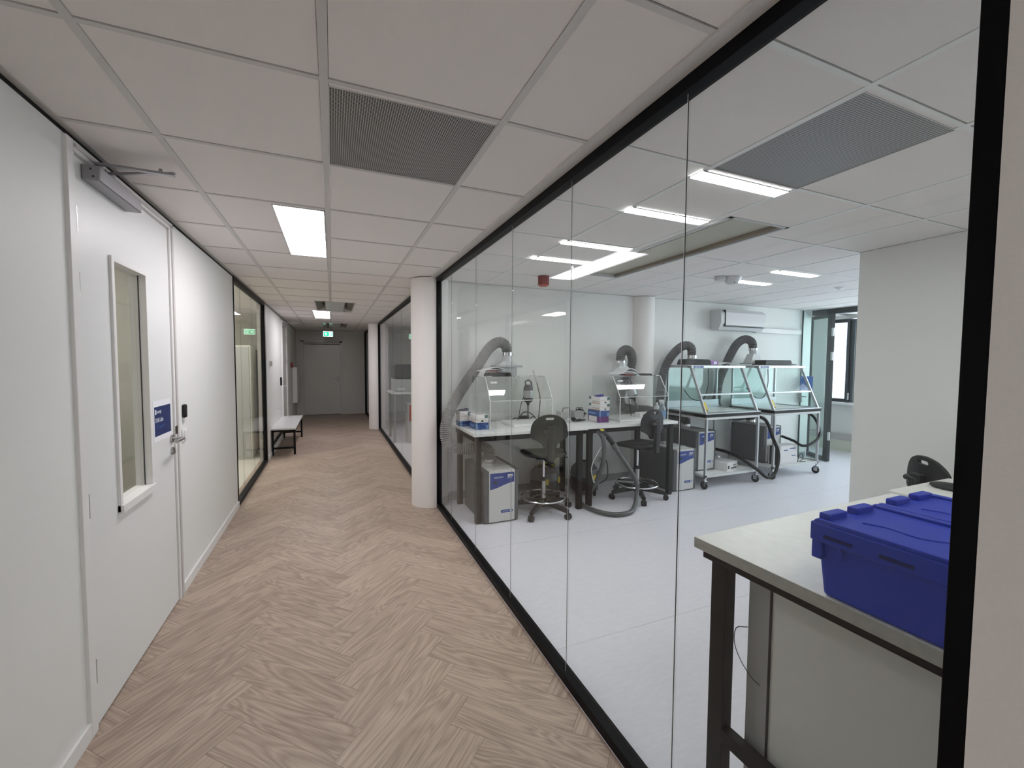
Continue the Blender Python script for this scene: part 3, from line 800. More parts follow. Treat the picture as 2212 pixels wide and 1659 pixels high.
# sign taped on the near door
SX = XL + 0.0005
t = thing('paper_sign', 'white laminated sheet with a dark blue DNA Labs print taped to the near door', 'sign', (SX, 3.135, 1.20))
B(0.0, 0.0008, -0.142, 0.140, -0.118, 0.118).build('sheet', 'sheet_white', t, smooth=0)
B(0.0008, 0.0013, -0.128, 0.134, -0.086, 0.084).build('blue_print', 'sign_blue', t, smooth=0)
lettering('lettering', 'ucorp', 0.030, face_posx(0.0015, -0.095, 0.045), 'white_ink', t, stretch=1.0)
B(0.0013, 0.0016, -0.118, -0.100, 0.040, 0.068).build('logo', 'white_ink', t, smooth=0)
lettering('lettering', 'DNA Labs', 0.036, face_posx(0.0015, -0.118, -0.006), 'white_ink', t, stretch=0.8)
lettering('lettering', 'LBT Quantum', 0.028, face_posx(0.0015, -0.116, -0.042), 'faint_ink', t)

t = thing('card_reader', 'black oblong card reader on the wall right of the near door', 'card reader', (XW, 3.525, 1.12))
B(0.0, 0.022, -0.022, 0.022, 0.045, 0.135).build('reader', 'black_plastic', t, bevel=0.008)
B(0.0, 0.014, -0.014, 0.014, 0.02, 0.048).build('cable_cover', 'trim_white', t, bevel=0.002)
t = thing('wall_switch', 'white wall switch below the black card reader', 'switch', (XW, 3.52, 1.05))
B(0.0, 0.012, -0.038, 0.038, -0.042, 0.042).build('back_plate', 'trim_white', t, bevel=0.003)
B(0.012, 0.018, -0.028, 0.028, -0.030, 0.030).build('rocker', 'trim_white', t, bevel=0.002)

t = thing('thermostat', 'small white wall thermostat above the corridor bench', 'thermostat', (XW, 8.0, 1.47))
B(0.0, 0.03, -0.05, 0.05, 0.0, 0.085).build('housing', 'trim_white', t, bevel=0.004)
B(0.03, 0.032, -0.05, -0.01, 0.01, 0.075).build('dark_face', 'ink', t)
tag(B(XW, XW + 0.03, 9.42, 9.48, 1.08, 1.24).build('card_reader', 'black_plastic', bevel=0.006), 'small black card reader on the wall beyond the corridor bench', 'card reader')
t = thing('fire_call_point', 'red fire call point on the left wall near the corridor end', 'call point', (XW, 11.75, 1.40))
B(0.0, 0.05, 0.0, 0.09, 0.0, 0.12).build('housing', 'red', t, bevel=0.004)
B(0.05, 0.053, 0.015, 0.075, 0.03, 0.09).build('press_plate', 'red_panel', t)
t = thing('wall_box', 'tall flat white service box below the red fire call point', 'box', (XW, 12.3, 0.48))
B(0.0, 0.10, 0.0, 1.15, 0.0, 0.92).build('body', 'trim_white', t, bevel=0.005)
B(0.10, 0.104, 0.02, 1.13, 0.02, 0.90).build('cover', 'trim_white', t, bevel=0.003)

# corridor bench
t = thing('corridor_bench', 'low bench with glossy white top and black metal frame against the left wall', 'bench', (-0.755, 8.83, 0))
B(-0.185, 0.185, -0.92, 0.92, 0.42, 0.445).build('bench_top', 'bench_white', t, bevel=0.003)
MB().box(-0.175, 0.175, -0.90, -0.87, 0.385, 0.42).box(-0.175, 0.175, 0.87, 0.90, 0.385, 0.42).box(-0.175, -0.145, -0.9, 0.9, 0.385, 0.42).box(0.145, 0.175, -0.9, 0.9, 0.385, 0.42).box(-0.16, 0.16, -0.895, -0.87, 0.10, 0.13).box(-0.16, 0.16, 0.87, 0.895, 0.10, 0.13).box(-0.17, -0.145, -0.9, 0.9, 0.16, 0.19).build('frame', 'black', t, bevel=0.002)
for a in (-1, 1):
    for b_ in (-1, 1):
        B(a * 0.16 - 0.016, a * 0.16 + 0.016, b_ * 0.885 - 0.016, b_ * 0.885 + 0.016, 0, 0.385).build('leg', 'black', t, bevel=0.002)

# ---- far room behind the second partition
t = thing('side_table', 'white topped table behind the far right glass partition', 'table', (1.6, 8.8, 0))
B(-0.55, 0.6, -0.4, 0.4, 0.93, 0.97).build('table_top', 'lab_top', t, bevel=0.003)
for a in (-0.5, 0.55):
    for b_ in (-0.36, 0.36): B(a - 0.025, a + 0.025, b_ - 0.025, b_ + 0.025, 0, 0.93).build('leg', 'cab_edge', t)
t = thing('lab_instrument', 'white bench instrument with dark hood on the table behind the far glass', 'instrument', (1.42, 8.75, 0.97))
B(-0.31, 0.33, -0.28, 0.28, 0.0, 0.25).build('body', 'device_white', t, bevel=0.012)
B(-0.31, 0.33, -0.26, 0.28, 0.252, 0.54).build('dark_hood', 'device_grey', t, bevel=0.03)
B(-0.26, -0.12, -0.286, -0.28, 0.04, 0.08).build('label_strip', 'white_ink', t)
t = thing('storage_bin', 'white bin with a red upper panel on the floor behind the far glass', 'bin', (1.52, 8.35, 0))
B(-0.2, 0.25, -0.1, 0.2, 0.0, 0.76).build('body', 'device_white', t, bevel=0.006)
B(-0.17, 0.22, -0.104, -0.1, 0.42, 0.73).build('red_front', 'red_panel', t)
MB().tube([(-0.14, -0.115, 0.30), (-0.02, -0.115, 0.28), (0.1, -0.115, 0.17)], 0.012, 8).build('handle', 'device_grey', t)

# ---- west rooms
t = thing('tall_cabinet', 'tall white cabinet behind the glazing on the left of the corridor', 'cabinet', (-1.40, 7.95, 0))
B(-0.33, 0.22, -0.16, 0.35, 0.0, 1.80).build('body', 'wall_cream', t, bevel=0.004)
B(-0.31, -0.06, -0.172, -0.16, 0.03, 1.77).build('door', 'device_white', t, bevel=0.003)
B(-0.05, 0.20, -0.172, -0.16, 0.03, 1.77).build('door', 'device_white', t, bevel=0.003)
t = thing('dark_cabinet', 'dark grey cabinet behind the white tall cabinet in the left glazed room', 'cabinet', (-1.30, 8.75, 0))
B(-0.3, 0.22, -0.2, 0.4, 0.0, 1.75).build('body', 'device_grey', t, bevel=0.004)
B(-0.28, 0.20, -0.21, -0.2, 0.03, 1.70).build('door', 'purifier_side', t, bevel=0.003)
# room behind the near door
t = thing('counter', 'beige counter seen through the tall window of the near door', 'counter', (-2.0, 3.3, 0))
B(-0.28, 0.30, -1.2, 1.0, 0.88, 0.91).build('worktop', 'wall_cream', t)
B(-0.26, 0.26, -1.15, 0.95, 0.0, 0.88).build('cabinet_body', 'cream_trim', t)
t = thing('bench_instrument', 'pale box shaped instrument on the counter seen through the near door window', 'instrument', (-2.0, 3.5, 0.91))
B(-0.2, 0.2, -0.3, 0.5, 0.0, 0.22).build('body', 'wall_cream', t, bevel=0.01)
B(-0.2, 0.2, -0.3, 0.5, 0.225, 0.45).build('cover', 'trim_grey', t, bevel=0.02)
for (x, y) in ((-3.2, 6.0), (-3.2, 8.0), (-1.7, 6.9), (-1.72, 1.5), (-1.72, 3.4)):
    t = thing('ceiling_light', 'warm panel light in the ceiling of a room left of the corridor', 'ceiling light', (x, y, CEIL), group='panel lights in the rooms left of the corridor')
    B(-0.15, 0.15, -0.3, 0.3, -0.006, -0.001).build('diffuser', 'west_glow' if y > 5 else 'dim_glow', t, smooth=0)
t = thing('ceiling_light', 'panel light in the ceiling of the far right room', 'ceiling light', (2.4, 7.0, CEIL))
B(-0.3, 0.3, -0.3, 0.3, -0.006, -0.001).build('diffuser', 'room_glow', t, smooth=0)

# ================================================================ LAB
# ---- ceiling fittings
t = thing('alarm_sounder', 'dark red drum shaped alarm sounder on the lab ceiling', 'alarm', (2.02, 3.98, CEIL))
MB().lathe([(0.052, -0.09), (0.058, -0.083), (0.058, 0.0)], n=32).build('body', 'red', t)
MB().lathe([(0.045, -0.099), (0.050, -0.09), (0.02, -0.089)], n=32).build('lens', 'red_panel', t)
t = thing('smoke_detector', 'white smoke detector with a side module on the lab ceiling', 'smoke detector', (3.80, 3.22, CEIL))
MB().lathe([(0.035, -0.072), (0.055, -0.06), (0.085, -0.022), (0.09, 0.0)], n=32).build('housing', 'frame_white', t)
MB().box(-0.028, -0.008, -0.052, -0.047, -0.064, -0.056).box(0.008, 0.028, -0.052, -0.047, -0.064, -0.056).build('sensor_slot', 'ink', t)
MB().lathe([(0.045, -0.04), (0.055, -0.03), (0.055, 0.0)], (-0.13, 0.03, 0), n=24).build('side_module', 'frame_white', t, bevel=0.002)
t = thing('ceiling_spot', 'tiny round sensor on the lab ceiling close to the pier corner', 'sensor', (5.42, 3.14, CEIL))
MB().lathe([(0.012, -0.025), (0.03, -0.008), (0.045, -0.004), (0.045, 0.0)], n=24).build('housing', 'trim_white', t)

# ---- air conditioner and its pipe duct
t = thing('air_conditioner', 'white split air conditioner high on the lab back wall', 'air conditioner', (5.50, YB, 2.04))
prof = [(0.0, 0.03), (0.0, 0.29), (-0.15, 0.29), (-0.195, 0.24), (-0.20, 0.10), (-0.15, 0.0), (-0.05, 0.0)]
MB().prism(prof, -0.42, 0.48, 'yz').build('body', 'frame_white', t, bevel=0.006)
MB().prism([(-0.205, 0.065), (-0.207, 0.245), (-0.16, 0.295), (-0.155, 0.29), (-0.20, 0.24), (-0.20, 0.065)], -0.34, 0.475, 'yz').build('glossy_front', 'bench_white', t, bevel=0.002)
MB().box(-0.33, 0.46, -0.206, -0.16, 0.045, 0.055).box(-0.348, -0.338, -0.208, -0.10, 0.05, 0.28).build('air_outlet', 'ink', t)
tag(B(5.98, 7.02, YB - 0.06, YB, 2.03, 2.11).build('pipe_duct', 'trim_white', bevel=0.01), 'white pipe duct running right from the air conditioner along the back wall', 'duct')

# ---- tables
def lab_table(label, x0, x1, y0, y1, legs):
    t = thing('lab_table', label, 'table', (x0, y0, 0))
    w_, dp = x1 - x0, y1 - y0
    B(0, w_, 0, dp, 0.852, 0.882).build('table_top', 'lab_top', t, bevel=0.002)
    MB().box(0.02, w_ - 0.02, 0.06, 0.095, 0.795, 0.852).box(0.02, w_ - 0.02, dp - 0.09, dp - 0.055, 0.795, 0.852).box(0.02, 0.055, 0.06, dp - 0.06, 0.795, 0.852).box(w_ - 0.055, w_ - 0.02, 0.06, dp - 0.06, 0.795, 0.852).build('under_frame', 'black', t, bevel=0.002)
    for lx in legs:
        for ly in (0.078, dp - 0.075):
            B(lx - x0 - 0.027, lx - x0 + 0.027, ly - 0.027, ly + 0.027, 0, 0.852).build('leg', 'black', t, bevel=0.003)
    return t
lab_table('left half of the long white topped lab table, ending beside the round column', 1.212, 2.462, 3.785, 4.56, (1.275, 2.405))
lab_table('right half of the long white topped lab table, ending beside the trolleys', 2.468, 3.72, 3.825, 4.56, (2.555, 3.672))

# ---- lab chairs
def make_chair():
    t = thing('lab_chair', 'x', 'chair')
    # five star base
    hub = MB().lathe([(0.03, 0.06), (0.042, 0.09), (0.036, 0.135), (0.022, 0.14)], n=20)
    hub.build('hub', 'black_plastic', t)
    for k in range(5):
        a = 2 * PI * k / 5 + 0.3
        ca, sa = math.cos(a), math.sin(a)
        MB().tube([(0.03 * ca, 0.03 * sa, 0.11), (0.16 * ca, 0.16 * sa, 0.10), (0.315 * ca, 0.315 * sa, 0.078)], [0.032, 0.029, 0.023], 12).build('base_arm', 'black_plastic', t)
        cx, cy_ = 0.32 * ca, 0.32 * sa
        c = MB().cyl((cx, cy_, 0.055), (cx, cy_, 0.08), 0.008)
        for s_ in (-1, 1):
            ox, oy = -sa * 0.012 * s_, ca * 0.012 * s_
            c.cyl((cx + ox * 0.4, cy_ + oy * 0.4, 0.030), (cx + ox * 2.2, cy_ + oy * 2.2, 0.030), 0.030, n=18)
        c.build('caster', 'black_plastic', t, bevel=0.002)
    MB().cyl((0, 0, 0.13), (0, 0, 0.36), 0.021).cyl((0, 0, 0.36), (0, 0, 0.37), 0.024).build('outer_tube', 'black_plastic', t)
    MB().cyl((0, 0, 0.36), (0, 0, 0.585), 0.0135).build('gas_lift', 'chrome', t)
    ring = [(0.235 * math.cos(2 * PI * i / 48), 0.235 * math.sin(2 * PI * i / 48), 0.165) for i in range(48)]
    r_ = MB().tube(ring, 0.0095, 10, closed=True)
    for k in range(4):
        a = 2 * PI * k / 4 + 0.4
        sp_ = MB().tube([(0.02 * math.cos(a), 0.02 * math.sin(a), 0.19), (0.232 * math.cos(a), 0.232 * math.sin(a), 0.167)], 0.008, 8)
        sp_.build('ring_spoke', 'black_plastic', t)
    r_.build('foot_ring', 'chrome', t)
    MB().cyl((0, 0, 0.15), (0, 0, 0.20), 0.028).cyl((0, 0, 0.205), (0, 0, 0.33), 0.026).build('ring_collar', 'steel', t)
    # seat: rounded pad curved down at the front
    sv = MB(); n = 40; rings = []
    for (sc_, z) in ((0.90, -0.022), (0.985, -0.014), (1.0, 0.002), (0.97, 0.016), (0.80, 0.024), (0.4, 0.020), (0.05, 0.018)):
        ring = []
        for i in range(n):
            a = 2 * PI * i / n; c_, s_ = math.cos(a), math.sin(a)
            e = 0.7
            x = 0.235 * sc_ * abs(c_) ** e * (1 if c_ > 0 else -1)
            y = 0.215 * sc_ * abs(s_) ** e * (1 if s_ > 0 else -1)
            ring.append((x, y + 0.02, 0.625 + z - max(0, y - 0.08) * 0.22))
        rings += ring
    fs = [(j * n + i, j * n + (i + 1) % n, (j + 1) * n + (i + 1) % n, (j + 1) * n + i) for j in range(6) for i in range(n)]
    fs += [tuple(range(n - 1, -1, -1)), tuple(range(6 * n, 7 * n))]
    sv.add(rings, fs); sv.build('seat', 'black_plastic', t)
    m_ = MB().box(-0.10, 0.10, -0.11, 0.10, 0.575, 0.603).box(-0.035, 0.035, -0.20, -0.05, 0.572, 0.60)
    m_.tube([(0.06, 0.0, 0.585), (0.20, -0.03, 0.575), (0.25, -0.03, 0.57)], 0.007, 8)
    m_.build('mechanism', 'black_plastic', t, bevel=0.004)
    # back upright bracket
    br = MB().tube([(0, -0.17, 0.585), (0, -0.245, 0.585), (0, -0.262, 0.62), (0, -0.262, 0.90)], 0.020, 10)
    br.box(-0.033, 0.033, -0.280, -0.235, 0.56, 0.90).box(-0.045, 0.045, -0.272, -0.232, 0.86, 0.93)
    br.build('back_bracket', 'black_plastic', t, bevel=0.006)
    MB().cyl((-0.03, -0.262, 0.885), (-0.085, -0.262, 0.885), 0.019, n=14).build('knob', 'black_plastic', t)
    # backrest: broad rounded plate with a hand slot, narrowing at the bottom
    def outl(x):  # half width profile -> list
        return x
    top, bot = 1.045, 0.745
    pr = []
    for i in range(33):
        a = PI * i / 32
        pr.append((0.188 * math.cos(a), 0.875 + (top - 0.875) * math.sin(a) ** 0.85))
    pr += [(-0.192, 0.83), (-0.178, 0.805), (-0.125, 0.782), (-0.085, 0.755), (-0.06, 0.715), (0.06, 0.715), (0.085, 0.755), (0.125, 0.782), (0.178, 0.805), (0.192, 0.83)]
    slot = []
    for i in range(10): a = -PI / 2 + PI * i / 9; slot.append((0.032 + 0.012 * math.cos(a), 1.003 + 0.012 * math.sin(a)))
    for i in range(10): a = PI / 2 + PI * i / 9; slot.append((-0.032 + 0.012 * math.cos(a), 1.003 + 0.012 * math.sin(a)))
    import bmesh
    bm = bmesh.new()
    def loop(pts): 
        vs = [bm.verts.new((p[0], 0, p[1])) for p in pts]
        return [bm.edges.new((vs[i - 1], vs[i])) for i in range(len(vs))]
    es = loop(pr) + loop(slot)
    bmesh.ops.triangle_fill(bm, edges=es, use_beauty=True)
    bmesh.ops.subdivide_edges(bm, edges=[e for e in bm.edges if e.calc_length() > 0.09], cuts=2)
    # drop anything inside the slot
    kill = [f for f in bm.faces if abs(f.calc_center_median().z - 1.003) < 0.011 and abs(f.calc_center_median().x) < 0.04]
    bmesh.ops.delete(bm, geom=kill, context='FACES')
    for v in bm.verts: v.co.y = -0.222 + 0.9 * v.co.x ** 2
    me = bpy.data.meshes.new('backrest'); bm.to_mesh(me); bm.free()
    me.materials.append(M['black_plastic'])
    o = bpy.data.objects.new('backrest', me); C.objects.link(o); o.parent = t
    sd = o.modifiers.new('thick', 'SOLIDIFY'); sd.thickness = 0.022; sd.offset = 0
    bv = o.modifiers.new('bevel', 'BEVEL'); bv.width = 0.005; bv.segments = 2; bv.limit_method = 'ANGLE'; bv.angle_limit = math.radians(50)
    return t
ch = make_chair()
ch.location = (2.01, 3.92, 0); ch.rotation_euler.z = -0.2
tag(ch, 'black lab chair with chrome foot ring beside the purifier box at the table left end', 'chair', 'black wheeled lab chairs')
c2 = copy_tree(ch); c2.location = (3.25, 3.96, 0); c2.rotation_euler.z = 0.2
c2['label'] = 'black lab chair standing behind the looping vacuum hose, nearer the trolleys'
c3 = copy_tree(ch); c3.location = (3.53, 1.285, 0); c3.rotation_euler.z = -2.2; c3.scale.z = 0.95
c3['label'] = 'black chair behind the near right bench, only its backrest showing'

# ---- fume purifier boxes
def make_purifier():
    t = thing('air_purifier', 'x', 'air purifier')
    W2, D, H = 0.19, 0.62, 0.512
    # side cheeks with rounded front corners (local: front at y=0, centre x=0)
    for s_ in (-1, 1):
        pl = [(s_ * 0.130, 0.012), (s_ * 0.150, 0.006), (s_ * 0.175, 0.014), (s_ * W2, 0.05), (s_ * W2, D), (s_ * 0.130, D)]
        MB().prism(pl, 0.012, H - 0.002, 'xy').build('side_panel', 'purifier_side', t, bevel=0.003)
    MB().box(-0.133, 0.133, 0.0, 0.55, 0.014, H).build('front_panel', 'purifier_front', t, bevel=0.004)
    MB().box(-0.133, 0.133, 0.13, D, H - 0.02, H + 0.006).build('top_cover', 'purifier_top', t, bevel=0.003)
    MB().box(-0.17, 0.17, 0.03, D - 0.02, 0.0, 0.014).build('foot_plinth', 'black', t)
    wv = [(-0.124, 0.482), (-0.118, 0.490), (0.120, 0.490), (0.126, 0.484), (0.126, 0.392)]
    for i in range(13):
        u = i / 12; wv.append((0.126 - 0.25 * u, 0.392 - 0.045 * (0.5 - 0.5 * math.cos(PI * u)) - 0.012 * u))
    bl = MB().prism(wv, -0.0012, 0.001, 'xz').build('blue_label', 'blue_label', t, smooth=0)
    lettering('lettering', 'LABCONCO', 0.024, face_negy(-0.085, -0.0018, 0.440), 'white_ink', bl, stretch=0.72)
    lettering('lettering', 'FilterMate', 0.013, face_negy(0.050, -0.0018, 0.432), 'white_ink', bl, stretch=0.9)
    lettering('asset_sticker', '486', 0.018, face_negy(0.068, -0.0022, 0.4505), 'ink', bl, stretch=1.0)
    B(0.058, 0.108, -0.0018, 0.0, 0.447, 0.470).build('white_sticker', 'paper', bl, smooth=0)
    B(-0.085, -0.052, -0.004, 0.0, 0.388, 0.414).build('power_switch', 'ink', t, bevel=0.002)
    pill = [(0.10 + 0.014 * math.cos(a), 0.112 + 0.014 * math.sin(a)) for a in [-PI / 2 + PI * i / 8 for i in range(9)]] + [(0.0 + 0.014 * math.cos(a), 0.112 + 0.014 * math.sin(a)) for a in [PI / 2 + PI * i / 8 for i in range(9)]]
    ps = MB().prism(pill, -0.0012, 0.001, 'xz').build('service_sticker', 'blue_label', t, smooth=0)
    lettering('lettering', 'LABCONCO', 0.012, face_negy(0.004, -0.0018, 0.108), 'white_ink', ps, stretch=0.9)
    B(0.082, 0.100, -0.002, 0.0, 0.103, 0.121).build('code_square', 'white_ink', ps, smooth=0)
    MB().cyl((0, 0.36, H), (0, 0.36, H + 0.035), 0.062, n=28).build('hose_collar', 'steel', t)
    return t
pu = make_purifier()
PLOC = [((1.498, 3.79, 0.0), 'grey fume purifier box under the left end of the lab table'),
        ((3.955, 3.93, 0.0), 'grey fume purifier box on the floor between the table and the trolleys'),
        ((4.475, 4.10, 0.165), 'grey fume purifier box on the lower shelf of the left trolley'),
        ((5.745, 4.10, 0.165), 'grey fume purifier box seen from its dark side on the right trolley shelf')]
for i, (loc, lab) in enumerate(PLOC):
    q = pu if i == 0 else copy_tree(pu)
    q.location = loc; tag(q, lab, 'air purifier', 'grey fume purifier boxes')

# ---- exhaust hoses
def hose(label, pts, m_='hose_grey', r=0.060, clamp=None):
    t = thing('exhaust_hose', label, 'hose', pts[0], group='ribbed exhaust hoses')
    o = Vector(pts[0])
    P = [Vector(p) - o for p in pts]
    MB().ribbed(P, r, 0.019, 0.011, 22).build('ribbed_hose', m_, t, smooth=50)
    d0 = (P[1] - P[0]).normalized()
    MB().cyl(P[0] - d0 * 0.01, P[0] + d0 * 0.025, r + 0.004, n=28).cyl(Vector((r + 0.004, 0, 0)) + P[0], Vector((r + 0.02, 0, 0)) + P[0], 0.006, n=8).build('clamp', 'chrome', t)
    d1 = (P[-1] - P[-2]).normalized()
    MB().cyl(P[-1] - d1 * 0.025, P[-1] + d1 * 0.005, r + 0.004, n=28).build('clamp', 'chrome', t)
hose('pale ribbed hose rising past the round column from the purifier under the table', [(1.80, 4.43, 1.640), (1.80, 4.43, 1.690), (1.775, 4.42, 1.745), (1.69, 4.41, 1.775), (1.575, 4.40, 1.700), (1.442, 4.38, 1.516), (1.312, 4.36, 1.344), (1.188, 4.33, 1.168), (1.096, 4.30, 0.991), (1.062, 4.28, 0.852), (1.081, 4.27, 0.735), (1.174, 4.26, 0.665), (1.299, 4.23, 0.655), (1.42, 4.19, 0.675), (1.490, 4.155, 0.640), (1.498, 4.15, 0.585), (1.498, 4.15, 0.53)], 'hose_light')
hose('grey ribbed hose looping over the right clear enclosure on the table', [(3.355, 4.45, 1.560), (3.355, 4.45, 1.610), (3.375, 4.46, 1.680), (3.459, 4.48, 1.725), (3.555, 4.50, 1.680), (3.60, 4.53, 1.552), (3.552, 4.56, 1.37), (3.496, 4.58, 1.219), (3.462, 4.58, 1.086), (3.50, 4.58, 0.985), (3.62, 4.585, 0.955), (3.72, 4.51, 0.95), (3.82, 4.43, 0.94), (3.93, 4.38, 0.88), (3.965, 4.34, 0.78), (3.957, 4.30, 0.65), (3.955, 4.29, 0.53)])
hose('grey ribbed hose arching over the left trolley hood beside the wall column', [(4.504, 4.42, 1.640), (4.504, 4.42, 1.700), (4.492, 4.42, 1.765), (4.425, 4.44, 1.800), (4.320, 4.47, 1.755), (4.20, 4.51, 1.61), (4.135, 4.54, 1.44), (4.122, 4.57, 1.239), (4.12, 4.58, 1.068), (4.12, 4.58, 0.955), (4.14, 4.58, 0.86), (4.22, 4.56, 0.795), (4.36, 4.51, 0.79), (4.475, 4.47, 0.79), (4.475, 4.46, 0.70)])
hose('grey ribbed hose arching above the right trolley hood below the air conditioner', [(5.717, 4.45, 1.760), (5.717, 4.45, 1.810), (5.685, 4.45, 1.880), (5.574, 4.47, 1.915), (5.453, 4.50, 1.845), (5.343, 4.52, 1.675), (5.271, 4.54, 1.513), (5.21, 4.57, 1.324), (5.186, 4.585, 1.12), (5.185, 4.585, 0.95), (5.29, 4.55, 0.83), (5.48, 4.52, 0.775), (5.66, 4.50, 0.785), (5.742, 4.47, 0.77), (5.745, 4.46, 0.70)])

# ---- clear acrylic enclosures on the table
def acrylic_hood(label, x0, w_, lamp):
    t = thing('clear_enclosure', label, 'enclosure', (x0, 3.96, 0.883))
    D, H, HF, S = 0.56, 0.52, 0.285, 0.145
    th = 0.006
    side = [(0, 0), (0, HF), (S, H), (D, H), (D, 0)]
    for x in (0, w_ - th): MB().prism(side, x, x + th, 'yz').build('side_pane', 'acrylic', t, smooth=0)
    MB().box(0, w_, D - th, D, 0, H).build('back_pane', 'acrylic', t, smooth=0)
    MB().box(0, w_, S, D, H - th, H).build('top_pane', 'acrylic', t, smooth=0)
    MB().prism([(0, HF), (0.006, HF), (S + 0.006, H), (S, H)], 0, w_, 'yz').build('sloped_pane', 'acrylic', t, smooth=0)
    e = MB()
    r = 0.0035
    for x in (0.003, w_ - 0.003):
        e.box(x - r, x + r, -r, r, 0, HF)
        e.tube([(x, 0, HF), (x, S, H)], r * 1.4, 6)
        e.box(x - r, x + r, S, D, H - r, H + r * 0.4)
    e.box(0, w_, -r, r, HF - r, HF + r).box(0, w_, S - r, S + r, H - r, H).box(0, w_, D - r, D + r, H - r, H)
    for x in (0.003, w_ - 0.003): e.box(x - 0.002, x + 0.002, D - 0.004, D, 0, H)
    e.build('bright_edge', 'acrylic_edge', t, smooth=0)
    for x in (0.04, w_ * 0.5, w_ - 0.06): MB().box(x - 0.03, x + 0.03, S - 0.02, S + 0.02, H - 0.002, H + 0.010).build('hinge', 'alu', t, bevel=0.002)
    B(0.045, 0.115, 0.105, 0.112, 0.455, 0.475).build('label_strip', 'paper', t)
    return t
acrylic_hood('clear acrylic enclosure on the left half of the lab table', 1.43, 0.70, False)
acrylic_hood('clear acrylic enclosure on the right half of the lab table', 2.99, 0.70, True)
def funnel(label, x, y, z0, z1, w0, wt, base=0.0):
    t = thing('exhaust_funnel', label, 'funnel', (x, y, z0))
    if base:
        B(-w0 * 0.8, w0 * 0.8, -0.05, 0.07, 0.0, base).build('base_box', 'alu', t, bevel=0.003)
    h = z1 - z0
    vs = [(-w0, -0.06, base), (w0, -0.06, base), (w0, 0.08, base), (-w0, 0.08, base), (-wt, -0.055, h * 0.7), (wt, -0.055, h * 0.7), (wt, 0.055, h * 0.7), (-wt, 0.055, h * 0.7)]
    MB().add(vs, [(0, 3, 2, 1), (4, 5, 6, 7), (0, 1, 5, 4), (1, 2, 6, 5), (2, 3, 7, 6), (3, 0, 4, 7)]).build('hopper', 'frame_white', t, bevel=0.004)
    MB().cyl((0, 0, h * 0.65), (0, 0, h), 0.055, n=28).build('spigot', 'frame_white', t)
    B(-w0 - 0.03, w0 + 0.03, -0.075, 0.10, base - 0.012 if base else -0.004, base + 0.012).build('flange', 'alu', t, bevel=0.002)
funnel('white hopper joining the pale hose to the left clear enclosure', 1.80, 4.43, 1.407, 1.64, 0.13, 0.06, 0.105)
funnel('white hopper joining the looping hose to the right clear enclosure', 3.355, 4.43, 1.415, 1.56, 0.10, 0.065)
funnel('white hopper under the hose on the left trolley hood', 4.504, 4.42, 1.555, 1.64, 0.09, 0.065)
funnel('white stepped hopper under the hose on the right trolley hood', 5.72, 4.44, 1.555, 1.76, 0.12, 0.065)

# things inside and on the enclosures
tag(B(1.72, 2.10, 4.03, 4.40, 0.883, 0.912).build('white_board', 'lab_top', bevel=0.003), 'flat white board lying inside the left clear enclosure', 'board')
tag(B(3.03, 3.62, 4.0, 4.46, 0.883, 0.902).build('white_board', 'lab_top', bevel=0.003), 'pale board lying inside the right clear enclosure', 'board')
def papers(label, x, y, z, s=1.0, rz=0.0, red=False, black=True):
    t = thing('paper_stack', label, 'papers', (x, y, z), rz)
    vs = []; n = 8
    mb = MB()
    for k, (dx, dz, w_) in enumerate(((0, 0.0, 0.26), (0.03, 0.012, 0.20))):
        top = [(dx - w_ / 2 + w_ * i / n, dz + 0.012 + 0.022 * math.sin(PI * i / n) * (1 + 0.4 * k)) for i in range(n + 1)]
        mb.prism([(p, q * s) for p, q in top] + [(p, (q - 0.004) * s) for p, q in top[::-1]], -0.14, 0.13, 'xz')
    mb.build('sheets', 'paper', t)
    if red: B(-0.06, 0.05, -0.15, -0.05, 0.008, 0.020).build('red_booklet', 'red', t)
papers('curled white papers with a red corner on the left clear enclosure', 1.53, 4.30, 1.449, 1.0, 0.1, True)
papers('curled white papers with a red booklet on the right clear enclosure', 3.20, 4.20, 1.406, 1.6, -0.1, True)
papers('loose white papers on top of the left trolley hood', 4.86, 4.32, 1.538, 0.7, 0.2)
papers('flat white paper at the right end of the right trolley hood', 6.22, 4.34, 1.538, 0.4, -0.1)
def dark_cushion(name, label, cat, x0, x1, y0, y1, z0, z1, bev=0.02):
    t = thing(name, label, cat, ((x0 + x1) / 2, (y0 + y1) / 2, z0))
    a, b_, h = (x1 - x0) / 2, (y1 - y0) / 2, z1 - z0
    MB().add([(-a, -b_, 0), (a, -b_, 0), (a, b_, 0), (-a, b_, 0), (-a * .9, -b_ * .9, h), (a * .9, -b_ * .9, h), (a * .9, b_ * .9, h), (-a * .9, b_ * .9, h)], [(0, 3, 2, 1), (4, 5, 6, 7), (0, 1, 5, 4), (1, 2, 6, 5), (2, 3, 7, 6), (3, 0, 4, 7)]).build('body', 'black_plastic', t, bevel=bev * 0.4)
dark_cushion('black_tray', 'black tray lying on the left clear enclosure under curled papers', 'tray', 1.47, 1.74, 4.12, 4.28, 1.4065, 1.447)
dark_cushion('black_tray', 'black flat cover leaning on the right clear enclosure', 'tray', 3.36, 3.60, 4.13, 4.32, 1.4065, 1.43)
dark_cushion('black_case', 'black case on the left trolley hood at the foot of the hose', 'case', 4.16, 4.62, 4.18, 4.34, 1.538, 1.61, 0.03)
dark_cushion('black_case', 'long flat black case on the right trolley hood', 'case', 5.66, 6.25, 4.20, 4.42, 1.538, 1.612, 0.02)

